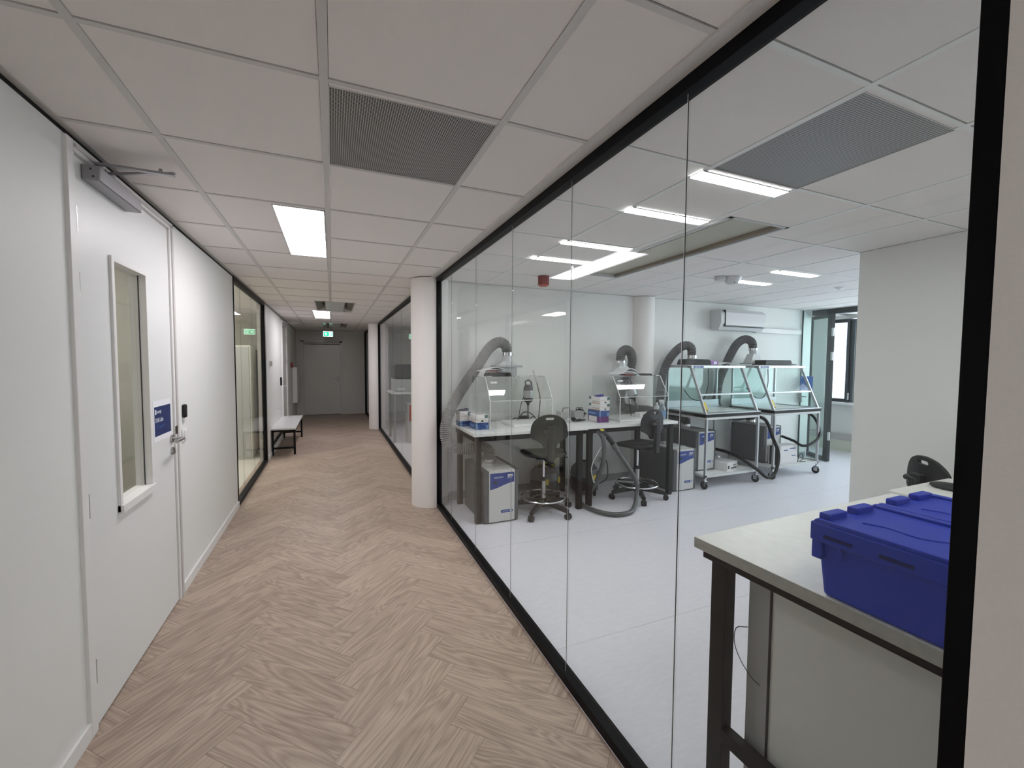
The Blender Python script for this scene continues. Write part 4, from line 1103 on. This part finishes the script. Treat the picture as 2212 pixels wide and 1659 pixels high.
# ---- cardboard boxes and glove boxes
def glove_box(label, x, y, z, w_, d_, h_, main, side=None, rz=0.0, accents=(), group='glove boxes'):
    t = thing('glove_box', label, 'box', (x, y, z), rz, group)
    B(0, w_, 0, d_, 0, h_).build('carton', main, t, bevel=0.0015)
    for k, (face, a, b_, c, e_, m_) in enumerate(accents):
        if face == 'f': B(a * w_, b_ * w_, -0.0012, 0.0, c * h_, e_ * h_).build('print', m_, t, smooth=0)
        else: B(-0.0012, 0.0, a * d_, b_ * d_, c * h_, e_ * h_).build('print', m_, t, smooth=0)
    return t
wacc = [('f', 0.72, 0.98, 0.60, 0.98, 'card_green'), ('f', 0.05, 0.95, 0.50, 0.53, 'card_orange'), ('s', 0.80, 0.98, 0.60, 0.98, 'card_green'), ('s', 0.0, 0.8, 0.0, 0.10, 'card_orange'), ('f', 0.45, 0.62, 0.12, 0.32, 'ink'), ('s', 0.1, 0.7, 0.2, 0.4, 'trim_grey')]
bacc = [('f', 0.02, 0.14, 0.03, 0.97, 'card_lightblue'), ('f', 0.78, 0.95, 0.1, 0.65, 'card_lightblue'), ('s', 0.3, 0.9, 0.3, 0.6, 'card_lightblue')]
# left pair
glove_box('blue glove box at the table left end, under a white glove box', 1.305, 4.02, 0.883, 0.135, 0.22, 0.068, 'card_blue', accents=bacc)
glove_box('white glove box on the blue one at the table left end', 1.300, 4.01, 0.952, 0.13, 0.22, 0.078, 'card_white', accents=wacc)
glove_box('dark blue glove box nearest the ribbed hose, below the tied glove', 1.215, 4.29, 0.883, 0.20, 0.14, 0.055, 'card_blue', accents=bacc)
glove_box('white glove box with a dark glove sticking out, beside the ribbed hose', 1.215, 4.28, 0.939, 0.12, 0.14, 0.10, 'card_white', accents=wacc[:3])
# right tower
stack = [('purple glove box at the bottom of the right hand stack', 0.0, 0.066, 'card_purple', [('s', 0.2, 0.9, 0.05, 0.97, 'card_white'), ('f', 0.08, 0.14, 0.0, 1.0, 'card_violet')]),
         ('blue glove box second from the bottom of the right hand stack', 0.067, 0.066, 'card_blue', bacc),
         ('white glove box second from the top of the right hand stack', 0.134, 0.075, 'card_white', wacc),
         ('white glove box topmost of the right hand stack', 0.210, 0.075, 'card_white', wacc)]
for lab, dz, h_, mm, acc in stack:
    glove_box(lab, 2.755 + (0.012 if mm == 'card_white' else 0), 4.02, 0.883 + dz, 0.128 if mm != 'card_blue' else 0.136, 0.23, h_, mm, accents=acc)
def crumple(label, x, y, z, s, m_):
    mb = MB()
    mb.blob((0, 0, 0.006), 0.055 * s, 0.035 * s, 0.014 * s, 14, wob=0.5)
    mb.blob((0.03 * s, 0.01, 0.012 * s), 0.03 * s, 0.02 * s, 0.012 * s, 12, wob=0.6)
    o = mb.build('nitrile_glove', m_, smooth=40); o.location = (x, y, z)
    tag(o, label, 'glove')
crumple('violet glove poking out of the topmost box of the right stack', 2.83, 4.13, 1.170, 1.0, 'nitrile')
crumple('dark grey glove poking out of the box by the ribbed hose', 1.27, 4.34, 1.043, 1.0, 'nitrile_grey')
crumple('small grey glove in the opening of the white box at the table left end', 1.36, 4.10, 1.032, 0.7, 'trim_grey')
glove_box('violet glove box on the left trolley hood beside the black case', 4.62, 4.20, 1.538, 0.13, 0.22, 0.055, 'card_violet', accents=[('f', 0.4, 0.8, 0.2, 0.8, 'white_ink')])

# ---- small instruments on the table
def cased(label, x, y):
    t = thing('carry_case', label, 'case', (x, y, 0.883), 0.0, 'small grey cases with wire handles')
    B(0, 0.13, 0, 0.12, 0.0, 0.10).build('body', 'device_white', t, bevel=0.005)
    MB().tube([(0.02, 0.0, 0.10), (0.02, -0.005, 0.135), (0.03, -0.005, 0.142), (0.10, -0.005, 0.142), (0.11, -0.005, 0.135), (0.11, 0.0, 0.10)], 0.004, 8).build('handle', 'ink', t)
    return t
cased('small grey case with wire handle, left one of two behind the glass joint', 2.46, 4.36)
cased('small grey case with wire handle, right one beside the black speaker', 2.64, 4.36)
t = thing('coiled_cable', 'black and white plugs on a coiled cable in front of the grey cases', 'cable', (2.52, 4.20, 0.890))
MB().tube(catmull([(0.0, 0, 0), (0.06, -0.04, 0.004), (0.14, -0.03, 0.012), (0.17, 0.02, 0.006), (0.12, 0.05, 0.0), (0.06, 0.02, 0.008), (0.10, -0.02, 0.018)], 6), 0.006, 8).build('cord', 'black_plastic', t)
MB().blob((0.02, 0.02, 0.02), 0.035, 0.025, 0.022, 12).build('plug', 'black_plastic', t)
MB().blob((-0.05, 0.0, 0.018), 0.03, 0.022, 0.020, 12).build('white_plug', 'frame_white', t)
t = thing('black_speaker', 'dark cone shaped speaker left of the right glove box stack', 'speaker', (2.76, 4.44, 0.883), 0.3)
MB().lathe([(0.02, 0.0), (0.055, 0.01), (0.065, 0.06), (0.05, 0.10), (0.015, 0.12)], n=24).build('body', 'black_plastic', t)
MB().cyl((0.04, 0, 0.05), (0.11, 0, 0.05), 0.02, 0.012).build('neck', 'black_plastic', t)
t = thing('power_adapter', 'black power adapter and tangled cables behind the left chair backrest', 'cable', (2.02, 4.45, 0.883))
B(-0.05, 0.06, -0.03, 0.03, 0.0, 0.06).build('adapter', 'black_plastic', t, bevel=0.008)
MB().tube(catmull([(-0.05, 0, 0.03), (-0.12, -0.02, 0.04), (-0.14, -0.02, 0.02), (-0.08, -0.04, 0.006), (0.02, -0.05, 0.01), (0.10, -0.03, 0.05), (0.15, 0, 0.03), (0.08, 0.0, 0.09), (0.0, 0, 0.10), (-0.05, 0, 0.05)], 6), 0.006, 8).build('cord', 'black_plastic', t)
def mixer(label, x, y, z, rx, ry):
    t = thing('hand_mixer', label, 'mixer', (x, y, z)); t.rotation_euler = (rx, ry, 0)
    MB().lathe([(0.012, 0.0), (0.02, 0.03), (0.05, 0.05), (0.053, 0.09)], n=24).build('neck', 'black_plastic', t)
    MB().lathe([(0.053, 0.09), (0.056, 0.12), (0.055, 0.17)], n=24).build('silver_band', 'alu', t)
    MB().lathe([(0.054, 0.17), (0.052, 0.20), (0.035, 0.235)], n=24).build('motor_cap', 'device_grey', t)
    MB().tube([(-0.03, 0, 0.20), (-0.035, 0, 0.27), (0.0, 0, 0.285), (0.035, 0, 0.265), (0.048, 0, 0.19)], 0.010, 8).build('grip', 'device_grey', t)
    MB().tube([(0, 0, 0.0), (0, 0, -0.13)], 0.009, 10).build('shaft', 'device_grey', t)
    MB().tube(catmull([(-0.05, 0, 0.12), (-0.09, 0, 0.0), (-0.12, 0, -0.16)], 5), 0.004, 8).build('cord', 'black_plastic', t)
mixer('grey handheld mixer standing upright inside the left clear enclosure', 2.005, 4.30, 1.075, 0, 0)
mixer('grey handheld mixer leaning inside the right clear enclosure', 3.47, 4.30, 1.085, 0, -0.42)
t = thing('flexible_probe', 'thin flexible probe with a white tip standing behind the left chair', 'probe', (2.16, 4.35, 0.883))
MB().lathe([(0.035, 0.0), (0.035, 0.015), (0.012, 0.03)], n=20).build('foot', 'black_plastic', t)
MB().tube(catmull([(0, 0, 0.02), (0.012, 0, 0.16), (0.02, 0, 0.26), (-0.005, 0, 0.37), (-0.022, 0, 0.44)], 6), 0.006, 8).build('flexible_stem', 'black_plastic', t)
MB().tube([(-0.022, 0, 0.44), (-0.072, 0, 0.585)], 0.009, 10).build('white_tip', 'frame_white', t)
t = thing('spray_bottle', 'white spray bottle at the right end of the lab table', 'bottle', (3.655, 4.02, 0.883))
MB().lathe([(0.040, 0.0), (0.042, 0.01), (0.042, 0.12), (0.030, 0.16), (0.015, 0.18)], n=28).build('bottle', 'clear_plastic', t)
MB().lathe([(0.017, 0.18), (0.017, 0.20), (0.012, 0.21)], n=20).build('cap', 'frame_white', t)
MB().box(-0.05, 0.02, -0.012, 0.012, 0.205, 0.235).box(-0.04, -0.03, -0.006, 0.006, 0.16, 0.21).build('trigger', 'frame_white', t, bevel=0.004)
MB().cyl((0, 0, 0.03), (0, 0, 0.10), 0.0425, n=28, cap=False).build('label', 'card_lightblue', t)
t = thing('wash_bottle', 'white wash bottle beside the spray bottle on the table end', 'bottle', (3.68, 4.14, 0.883))
MB().lathe([(0.03, 0.0), (0.033, 0.01), (0.033, 0.13), (0.015, 0.16), (0.012, 0.19)], n=24).build('bottle', 'frame_white', t)
t = thing('small_carton', 'small white carton with a printed arrow behind the right chair', 'box', (3.48, 4.16, 0.903), 0.1)
B(-0.08, 0.10, -0.04, 0.05, 0.0, 0.055).build('carton', 'card_white', t, bevel=0.002)
B(-0.04, 0.03, -0.0412, -0.04, 0.02, 0.035).build('print', 'ink', t)

# ---- trolleys with their hoods
def trolley(label, x0, x1, hood_label):
    y0, y1 = 3.865, 4.58
    t = thing('trolley', label, 'trolley', (x0, y0, 0))
    w_, dp = x1 - x0, y1 - y0; b_ = 0.028
    f = MB()
    for z in (0.862, 0.145):
        f.box(0, w_, 0, b_, z, z + b_ + 0.004).box(0, w_, dp - b_, dp, z, z + b_ + 0.004).box(0, b_, b_, dp - b_, z, z + b_).box(w_ - b_, w_, b_, dp - b_, z, z + b_)
    f.build('frame', 'frame_white', t, bevel=0.002)
    B(b_, w_ - b_, b_, dp - b_, 0.147, 0.162).build('lower_shelf', 'lab_top', t)
    for lx in (0, w_ - b_):
        for ly in (0, dp - b_): B(lx, lx + b_, ly, ly + b_, 0.125, 0.862).build('leg', 'alu', t, bevel=0.002)
    for lx in (b_ / 2, w_ - b_ / 2):
        for ly in (b_ / 2, dp - b_ / 2):
            c = MB().cyl((lx, ly, 0.10), (lx, ly, 0.128), 0.016).box(lx - 0.020, lx - 0.015, ly - 0.02, ly + 0.03, 0.04, 0.105).box(lx + 0.015, lx + 0.020, ly - 0.02, ly + 0.03, 0.04, 0.105).box(lx - 0.02, lx + 0.02, ly - 0.02, ly + 0.03, 0.10, 0.106)
            o = c.build('caster', 'chrome', t, bevel=0.001)
            MB().cyl((lx - 0.014, ly + 0.012, 0.049), (lx + 0.014, ly + 0.012, 0.049), 0.049, n=28).build('wheel', 'black_plastic', o, bevel=0.006)
    # hood resting on the trolley
    h = thing('fume_hood', hood_label, 'fume hood', (x0 - 0.02, y0 - 0.005, 0.896))
    W = w_ + 0.03; D = 0.70
    MB().box(0, W, 0, D, 0.0, 0.035).build('black_tray', 'black', h, bevel=0.004)
    MB().box(0.0, W, 0.0, 0.10, 0.035, 0.050).box(0, 0.05, 0.1, D, 0.035, 0.05).box(W - 0.05, W, 0.1, D, 0.035, 0.05).box(0, W, D - 0.05, D, 0.035, 0.06).build('spill_rim', 'alu', h, bevel=0.003)
    B(0.06, W - 0.06, 0.11, D - 0.06, 0.035, 0.042).build('work_surface', 'lab_top', h)
    H, S = 0.635, 0.265
    for x in (0.03, W - 0.03):
        MB().add([(x - 0.011, 0.015, 0.04), (x + 0.011, 0.015, 0.04), (x + 0.011, 0.05, 0.04), (x - 0.011, 0.05, 0.04),
                  (x - 0.011, S, H - 0.03), (x + 0.011, S, H - 0.03), (x + 0.011, S + 0.035, H - 0.03), (x - 0.011, S + 0.035, H - 0.03)],
                 [(0, 3, 2, 1), (4, 5, 6, 7), (0, 1, 5, 4), (1, 2, 6, 5), (2, 3, 7, 6), (3, 0, 4, 7)]).build('sloping_post', 'alu', h, bevel=0.002)
        MB().box(x - 0.011, x + 0.011, D - 0.03, D, 0.04, H - 0.02).build('rear_post', 'alu', h, bevel=0.002)
    MB().box(0.0, W, S - 0.02, S + 0.05, H - 0.035, H).box(0.0, 0.04, S, D, H - 0.03, H - 0.005).box(W - 0.04, W, S, D, H - 0.03, H - 0.005).box(0, W, D - 0.04, D, H - 0.03, H - 0.002).build('top_rail', 'alu', h, bevel=0.004)
    B(0.0, W, S + 0.05, D, H - 0.008, H + 0.002).build('top_plate', 'alu', h)
    ym = 0.03 + (S - 0.015) * (0.27 - 0.04) / (H - 0.07)
    MB().box(0.03, W - 0.03, ym - 0.01, ym + 0.012, 0.258, 0.280).build('sash_bar', 'alu', h, bevel=0.002)
    MB().box(0.0, W, D - 0.035, D - 0.01, 0.06, 0.15).build('rear_baffle', 'alu', h, bevel=0.002)
    B(0.05, W - 0.05, D - 0.012, D - 0.006, 0.15, H - 0.03).build('back_pane', 'pane_green', h, smooth=0)
    MB().add([(0.04, ym + 0.006, 0.28), (W - 0.04, ym + 0.006, 0.28), (W - 0.04, S + 0.006, H - 0.035), (0.04, S + 0.006, H - 0.035),
              (0.04, ym + 0.012, 0.28), (W - 0.04, ym + 0.012, 0.28), (W - 0.04, S + 0.012, H - 0.035), (0.04, S + 0.012, H - 0.035)],
             [(0, 1, 2, 3), (7, 6, 5, 4), (0, 4, 5, 1), (1, 5, 6, 2), (2, 6, 7, 3), (3, 7, 4, 0)]).build('sash_pane', 'pane', h, smooth=0)
    for x in (0.024, W - 0.03):
        MB().prism([(0.05, 0.05), (S + 0.03, H - 0.035), (D - 0.03, H - 0.035), (D - 0.03, 0.05)], x, x + 0.005, 'yz').build('side_pane', 'pane_green', h, smooth=0)
    MB().tube(catmull([(W * 0.78, D - 0.03, H - 0.05), (W * 0.76, D - 0.05, 0.35), (W * 0.62, D - 0.09, 0.16), (W * 0.42, D - 0.08, 0.17), (W * 0.30, D - 0.04, 0.30)], 8), 0.006, 8).build('power_cord', 'black_plastic', h)
    bl = B(0.03, 0.20, S - 0.0215, S - 0.02, H - 0.030, H - 0.006).build('blue_label', 'blue_label', h, smooth=0)
    lettering('lettering', 'LABCONCO', 0.017, face_negy(0.055, S - 0.022, H - 0.024), 'white_ink', bl)
    ys_ = MB()
    R = Matrix.Translation((0.045, 0.045, 0.06)) @ Matrix.Rotation(-0.0, 4, 'X')
    sl = math.atan2(S - 0.015, H - 0.07)
    R = Matrix.Translation((0.052, 0.028, 0.065)) @ Matrix.Rotation(-sl, 4, 'X')
    s_ = MB().box(-0.018, 0.018, -0.002, 0.001, 0.0, 0.125, R=R).build('yellow_warning_label', 'yellow', h, smooth=0)
    MB().prism([(-0.012, 0.008), (0.012, 0.008), (0.0, 0.032)], -0.0035, -0.002, 'xz').build('warning_triangle', 'ink', s_).matrix_local = R
    return t, h
trolley('white framed trolley on casters left of the other, with a plastic bag on its shelf', 4.21, 5.14, 'glass fronted fume hood with yellow label on the left trolley')
trolley('white framed trolley on casters nearest the windows', 5.43, 6.37, 'glass fronted fume hood with yellow label on the right trolley')

# shelf contents
t = thing('cardboard_carton', 'white carton with printed side lying on the left trolley shelf', 'box', (4.68, 3.95, 0.163), 0.25)
B(0, 0.27, 0, 0.22, 0.0, 0.11).build('carton', 'card_white', t, bevel=0.002)
MB().box(0.10, 0.25, -0.0012, 0, 0.02, 0.04).box(0.16, 0.24, -0.0012, 0, 0.06, 0.07).box(0.02, 0.06, -0.0012, 0, 0.03, 0.07).build('print', 'ink', t, smooth=0)
o = MB().blob((0, 0, 0.07), 0.10, 0.10, 0.07, 18, wob=0.45).blob((0.09, 0.03, 0.10), 0.07, 0.06, 0.06, 16, wob=0.6).build('plastic_bag', 'bag', smooth=30)
o.location = (4.77, 4.27, 0.164); tag(o, 'crumpled grey plastic bag on the left trolley shelf', 'bag')
t = thing('cardboard_carton', 'large white carton with a dark printed end on the right trolley shelf', 'box', (5.62, 3.91, 0.163), 0.0)
B(0, 0.36, 0, 0.165, 0.0, 0.27).build('carton', 'card_white', t, bevel=0.002)
B(-0.0015, 0, 0.02, 0.15, 0.0, 0.26).build('dark_print', 'ink', t, smooth=0)
MB().box(0.08, 0.16, -0.0012, 0, 0.20, 0.215).box(0.2, 0.32, -0.0012, 0, 0.22, 0.232).box(0.24, 0.33, -0.0012, 0, 0.12, 0.13).build('print', 'card_blue', t, smooth=0)
t = thing('coiled_cable', 'thin black cable in front of the white carton on the right trolley', 'cable', (6.04, 3.94, 0.163))
MB().tube(catmull([(0, 0, 0.01), (0.02, 0.0, 0.10), (0.09, 0, 0.12), (0.11, 0, 0.05), (0.04, 0, 0.02), (0.16, 0, 0.008)], 6), 0.005, 8).build('cord', 'black_plastic', t)

# black suction hoses on the trolleys
def black_hose(label, pts, r=0.021):
    o = Vector(pts[0])
    h = MB().tube(catmull([Vector(p) - o for p in pts], 10), r, 16).build('suction_hose', 'hose_black', smooth=60)
    h.location = o; tag(h, label, 'hose')
black_hose('black suction hose looping low between the two trolleys', [(5.17, 4.10, 0.86), (5.226, 3.90, 0.845), (5.26, 3.83, 0.76), (5.342, 3.82, 0.583), (5.425, 3.80, 0.40), (5.40, 3.78, 0.25), (5.31, 3.76, 0.12), (5.17, 3.76, 0.09), (5.06, 3.80, 0.18), (4.99, 3.90, 0.26), (4.95, 4.02, 0.32), (4.93, 4.2, 0.36), (4.90, 4.35, 0.37)])
black_hose('black suction hose hanging in a curve right of the right trolley', [(6.40, 4.12, 0.86), (6.46, 4.02, 0.80), (6.44, 3.93, 0.68), (6.33, 3.84, 0.54), (6.12, 3.82, 0.45), (5.98, 3.85, 0.43), (5.955, 3.95, 0.48), (5.945, 4.12, 0.52)], 0.018)

# ---- vacuum cleaners
def vacuum(label, x, y, rz, cable, s=1.0):
    t = thing('vacuum_cleaner', label, 'vacuum cleaner', (x, y, 0), rz)
    MB().lathe([(0.14 * s, 0.04), (0.165 * s, 0.06), (0.165 * s, 0.20), (0.155 * s, 0.22)], n=32).build('drum', 'black_plastic', t)
    MB().lathe([(0.16 * s, 0.22), (0.168 * s, 0.235), (0.155 * s, 0.31), (0.11 * s, 0.36), (0.05 * s, 0.375)], n=32).build('motor_head', 'device_grey', t)
    MB().box(-0.09 * s, 0.09 * s, -0.015, 0.015, 0.375, 0.40).box(-0.09 * s, -0.07 * s, -0.015, 0.015, 0.33, 0.39).box(0.07 * s, 0.09 * s, -0.015, 0.015, 0.33, 0.39).build('carry_handle', 'black_plastic', t, bevel=0.005)
    for a in (-0.6, 0.6): 
        R = Matrix.Rotation(a, 4, 'Z')
        MB().box(-0.025, 0.025, -0.178 * s, -0.155 * s, 0.19, 0.255, R=R).build('latch', 'yellow', t, bevel=0.004)
    for k in range(4):
        a = PI / 4 + k * PI / 2
        cx, cy_ = 0.15 * s * math.cos(a), 0.15 * s * math.sin(a)
        MB().cyl((cx - 0.012, cy_, 0.025), (cx + 0.012, cy_, 0.025), 0.025, n=16).box(cx - 0.018, cx + 0.018, cy_ - 0.018, cy_ + 0.018, 0.035, 0.06).build('caster', 'black_plastic', t)
    if cable:
        mb = MB()
        rng = random.Random(5)
        for k in range(5):
            ox, oz = rng.uniform(-0.03, 0.04), rng.uniform(0.37, 0.40)
            pts = [(ox + (0.06 + 0.015 * k) * math.cos(2 * PI * i / 10), -0.06 - 0.03 * math.sin(2 * PI * i / 10) * (1 + 0.3 * k), oz + 0.012 * k - 0.035 * math.sin(2 * PI * i / 10 + k)) for i in range(10)]
            mb.tube(catmull(pts, 5, True), 0.0045, 6, closed=True)
        mb.build('yellow_cable', 'yellow', t)
    return t
vacuum('black vacuum cleaner with coiled yellow cable under the table behind the left chair', 2.24, 4.34, 0.25, True, 1.0)
vacuum('black vacuum cleaner behind the middle table legs with the hose', 2.76, 4.32, -0.4, False, 1.0)
# its suction hose hanging on the table edge
t = thing('vacuum_hose', 'long dark grey vacuum hose hung on the table edge and looping on the floor', 'hose', (2.56, 3.74, 0))
o = Vector((2.56, 3.74, 0))
pA = [(2.60, 4.15, 0.10), (2.50, 4.05, 0.05), (2.478, 3.93, 0.028), (2.47, 3.76, 0.028), (2.52, 3.60, 0.028), (2.62, 3.50, 0.028), (2.79, 3.50, 0.028), (2.95, 3.62, 0.045), (3.06, 3.73, 0.10), (3.09, 3.76, 0.20), (3.04, 3.76, 0.32), (2.95, 3.76, 0.44), (2.86, 3.76, 0.55), (2.78, 3.75, 0.65)]
MB().tube(catmull([Vector(p) - o for p in pA], 10), 0.023, 16).build('long_hose', 'vac_hose', t, smooth=60)
pB = [(2.56, 3.745, 0.84), (2.61, 3.74, 0.77), (2.64, 3.75, 0.66), (2.645, 3.77, 0.52), (2.64, 3.82, 0.38), (2.62, 3.88, 0.24), (2.60, 3.96, 0.13), (2.60, 4.05, 0.09)]
MB().tube(catmull([Vector(p) - o for p in pB], 10), 0.023, 16).build('return_hose', 'vac_hose', t, smooth=60)
MB().tube([Vector((2.79, 3.75, 0.64)) - o, Vector((2.745, 3.745, 0.70)) - o], 0.033, 16).build('hose_cuff', 'device_grey', t)
MB().tube(catmull([Vector(p) - o for p in [(2.745, 3.745, 0.70), (2.67, 3.745, 0.78), (2.60, 3.745, 0.83), (2.56, 3.745, 0.84)]], 6), 0.027, 14).build('hand_tube', 'black_plastic', t)
MB().box(0.01, 0.05, -0.03, 0.03, 0.845, 0.862).build('yellow_clip', 'yellow', t, bevel=0.003)
MB().tube(catmull([Vector(p) - o for p in [(2.64, 3.73, 0.78), (2.63, 3.76, 0.70), (2.60, 3.80, 0.60), (2.56, 3.83, 0.50), (2.55, 3.85, 0.40), (2.58, 3.86, 0.30), (2.61, 3.87, 0.24)]], 6), 0.005, 8).build('white_cord', 'paper', t)

# wall socket with plug
t = thing('wall_socket', 'black plug in a wall socket below the table behind the vacuum hose', 'socket', (3.24, YB, 0.30))
B(-0.04, 0.04, -0.01, 0.0, -0.04, 0.04).build('back_plate', 'wall', t, bevel=0.003)
MB().cyl((0, -0.01, 0), (0, -0.05, 0), 0.022).tube(catmull([(0, -0.045, 0.0), (0.04, -0.05, -0.02), (0.06, -0.05, -0.10), (0.065, -0.05, -0.2), (0.02, -0.06, -0.27), (-0.1, -0.1, -0.292)], 6), 0.006, 8).build('plug', 'black_plastic', t)

# blue poster on the glass at the window end
tag(vpanel((7.095, 4.64), (7.13, 4.46), 0.002, 1.13, 1.36).build('blue_poster', 'blue_poster', smooth=0), 'blue and white poster on the glass leaf at the window end of the lab', 'poster')

# ================================================================ NEAR BENCH, RIGHT
t = thing('lab_bench', 'near lab bench with pale stone look top on a black frame, behind the glass', 'bench', (1.252, 1.19, 0))
t.rotation_euler.z = math.radians(1.6)
MB().box(0, 1.36, -1.25, 0, 0.860, 0.900, 0).build('worktop', 'bench_top', t, bevel=0.0015)
MB().box(-0.0012, 0.0, -1.25, 0.0, 0.861, 0.899).box(0.0, 1.36, 0.0, 0.0012, 0.861, 0.899).build('edge_band', 'bench_edge', t, smooth=0)
MB().box(0.012, 0.05, -1.24, -0.03, 0.832, 0.8595).box(0.05, 1.33, -0.10, -0.06, 0.82, 0.860).box(0.03, 0.07, -1.2, -0.11, 0.175, 0.225).box(1.29, 1.33, -1.2, -0.1, 0.82, 0.86).build('frame', 'black', t, bevel=0.002)
for lx, ly in ((0.032, -0.115), (0.032, -1.2), (1.28, -0.115), (1.28, -1.2)):
    B(lx, lx + 0.05, ly, ly + 0.062, 0, 0.860).build('leg', 'black', t, bevel=0.002)
t = thing('lab_bench', 'pale topped bench continuing right of the near bench towards the pier', 'bench', (2.65, 1.262, 0))
t.rotation_euler.z = math.radians(0.6)
B(0, 1.21, -1.25, 0, 0.860, 0.901).build('worktop', 'bench_top', t, bevel=0.0015)
for lx, ly in ((0.05, -0.115), (0.05, -1.2), (1.14, -0.115), (1.14, -1.2)):
    B(lx, lx + 0.05, ly, ly + 0.062, 0, 0.860).build('leg', 'black', t, bevel=0.002)
t = thing('base_cabinet', 'grey metal cabinet standing under the near bench', 'cabinet', (1.355, 1.03, 0))
B(0.0, 0.5, -1.1, 0.0, 0.03, 0.822).build('body', 'cab_grey', t, bevel=0.002)
MB().box(-0.004, 0.004, -0.075, 0.002, 0.03, 0.822).build('corner_post', 'cab_edge', t, smooth=0)
MB().box(-0.0055, 0.0, -0.082, -0.076, 0.03, 0.822).build('groove', 'ink', t, smooth=0)
o = MB().tube(catmull([(0, 0, 0), (-0.0, 0.045, -0.03), (0.0, 0.05, -0.09), (0, 0.02, -0.14), (-0.008, -0.03, -0.165), (-0.008, -0.06, -0.17)], 8), 0.0016, 6).build('thin_wire', 'ink')
o.location = (1.345, 1.03, 0.62); tag(o, 'thin dark wire looping out beside the grey base cabinet', 'wire')

# blue lidded crate
t = thing('storage_crate', 'blue lidded plastic crate standing on the near bench', 'crate', (1.551, 0.573, 0.9005), math.radians(0.6))
def taper(x0, x1, y0, y1, z0, z1, d):
    return MB().add([(x0 + d, y0 + d, z0), (x1 - d, y0 + d, z0), (x1 - d, y1 - d, z0), (x0 + d, y1 - d, z0), (x0, y0, z1), (x1, y0, z1), (x1, y1, z1), (x0, y1, z1)],
                    [(0, 3, 2, 1), (4, 5, 6, 7), (0, 1, 5, 4), (1, 2, 6, 5), (2, 3, 7, 6), (3, 0, 4, 7)])
taper(-0.290, 0.290, -0.190, 0.190, 0.0, 0.175, 0.014).build('crate_body', 'crate_blue', t, bevel=0.010)
rim = MB().box(-0.302, 0.302, -0.202, 0.202, 0.155, 0.208)
rim.box(-0.300, -0.272, 0.170, 0.198, 0.105, 0.157)
rim.box(-0.300, -0.290, 0.120, 0.130, 0.12, 0.157)
cr_ = rim.build('rim', 'crate_blue', t, bevel=0.007)
sl = MB()
for yy in (0.13, 0.0, -0.13): sl.box(-0.3035, -0.300, yy - 0.035, yy + 0.035, 0.170, 0.180)
sl.build('rim_slot', 'slot_blue', t, smooth=0)
for s_ in (-1, 1):
    x0, x1 = (-0.297, -0.004) if s_ < 0 else (0.004, 0.297)
    l_ = MB().box(x0, x1, -0.195, 0.195, 0.206, 0.214)
    l_.box(*((-0.026, -0.004) if s_ < 0 else (0.004, 0.026)), -0.190, 0.190, 0.212, 0.222)
    l_.box(*((-0.297, -0.285) if s_ < 0 else (0.275, 0.297)), -0.190, 0.190, 0.212, 0.222 if s_ > 0 else 0.218)
    for yy in (0.180, -0.180):
        for xx in ((-0.235, -0.105) if s_ < 0 else (0.095, 0.225)):
            l_.box(xx - 0.042, xx + 0.042, yy - 0.014, yy + 0.014, 0.212, 0.231)
    o = l_.build('lid_flap', 'crate_blue', t, bevel=0.005)
    cx = -0.15 if s_ < 0 else 0.15
    rel = [(cx - 0.06, 0.12, 0.2145), (cx - 0.04, 0.07, 0.2145), (cx - 0.045, 0.0, 0.2145), (cx + 0.0, -0.06, 0.2145), (cx + 0.01, -0.14, 0.2145)]
    MB().tube(catmull(rel, 8), 0.0022, 6).build('relief_line', 'crate_blue', o)

# small dark object on the bench behind the crate
o = MB().blob((0, 0, 0.017), 0.075, 0.075, 0.022, 24).build('rubber_pad', 'black_plastic')
o.location = (2.98, 1.135, 0.896); o.scale = (0.7, 1.3, 1)
tag(o, 'dark rounded rubber object lying on the bench behind the blue crate', 'pad')
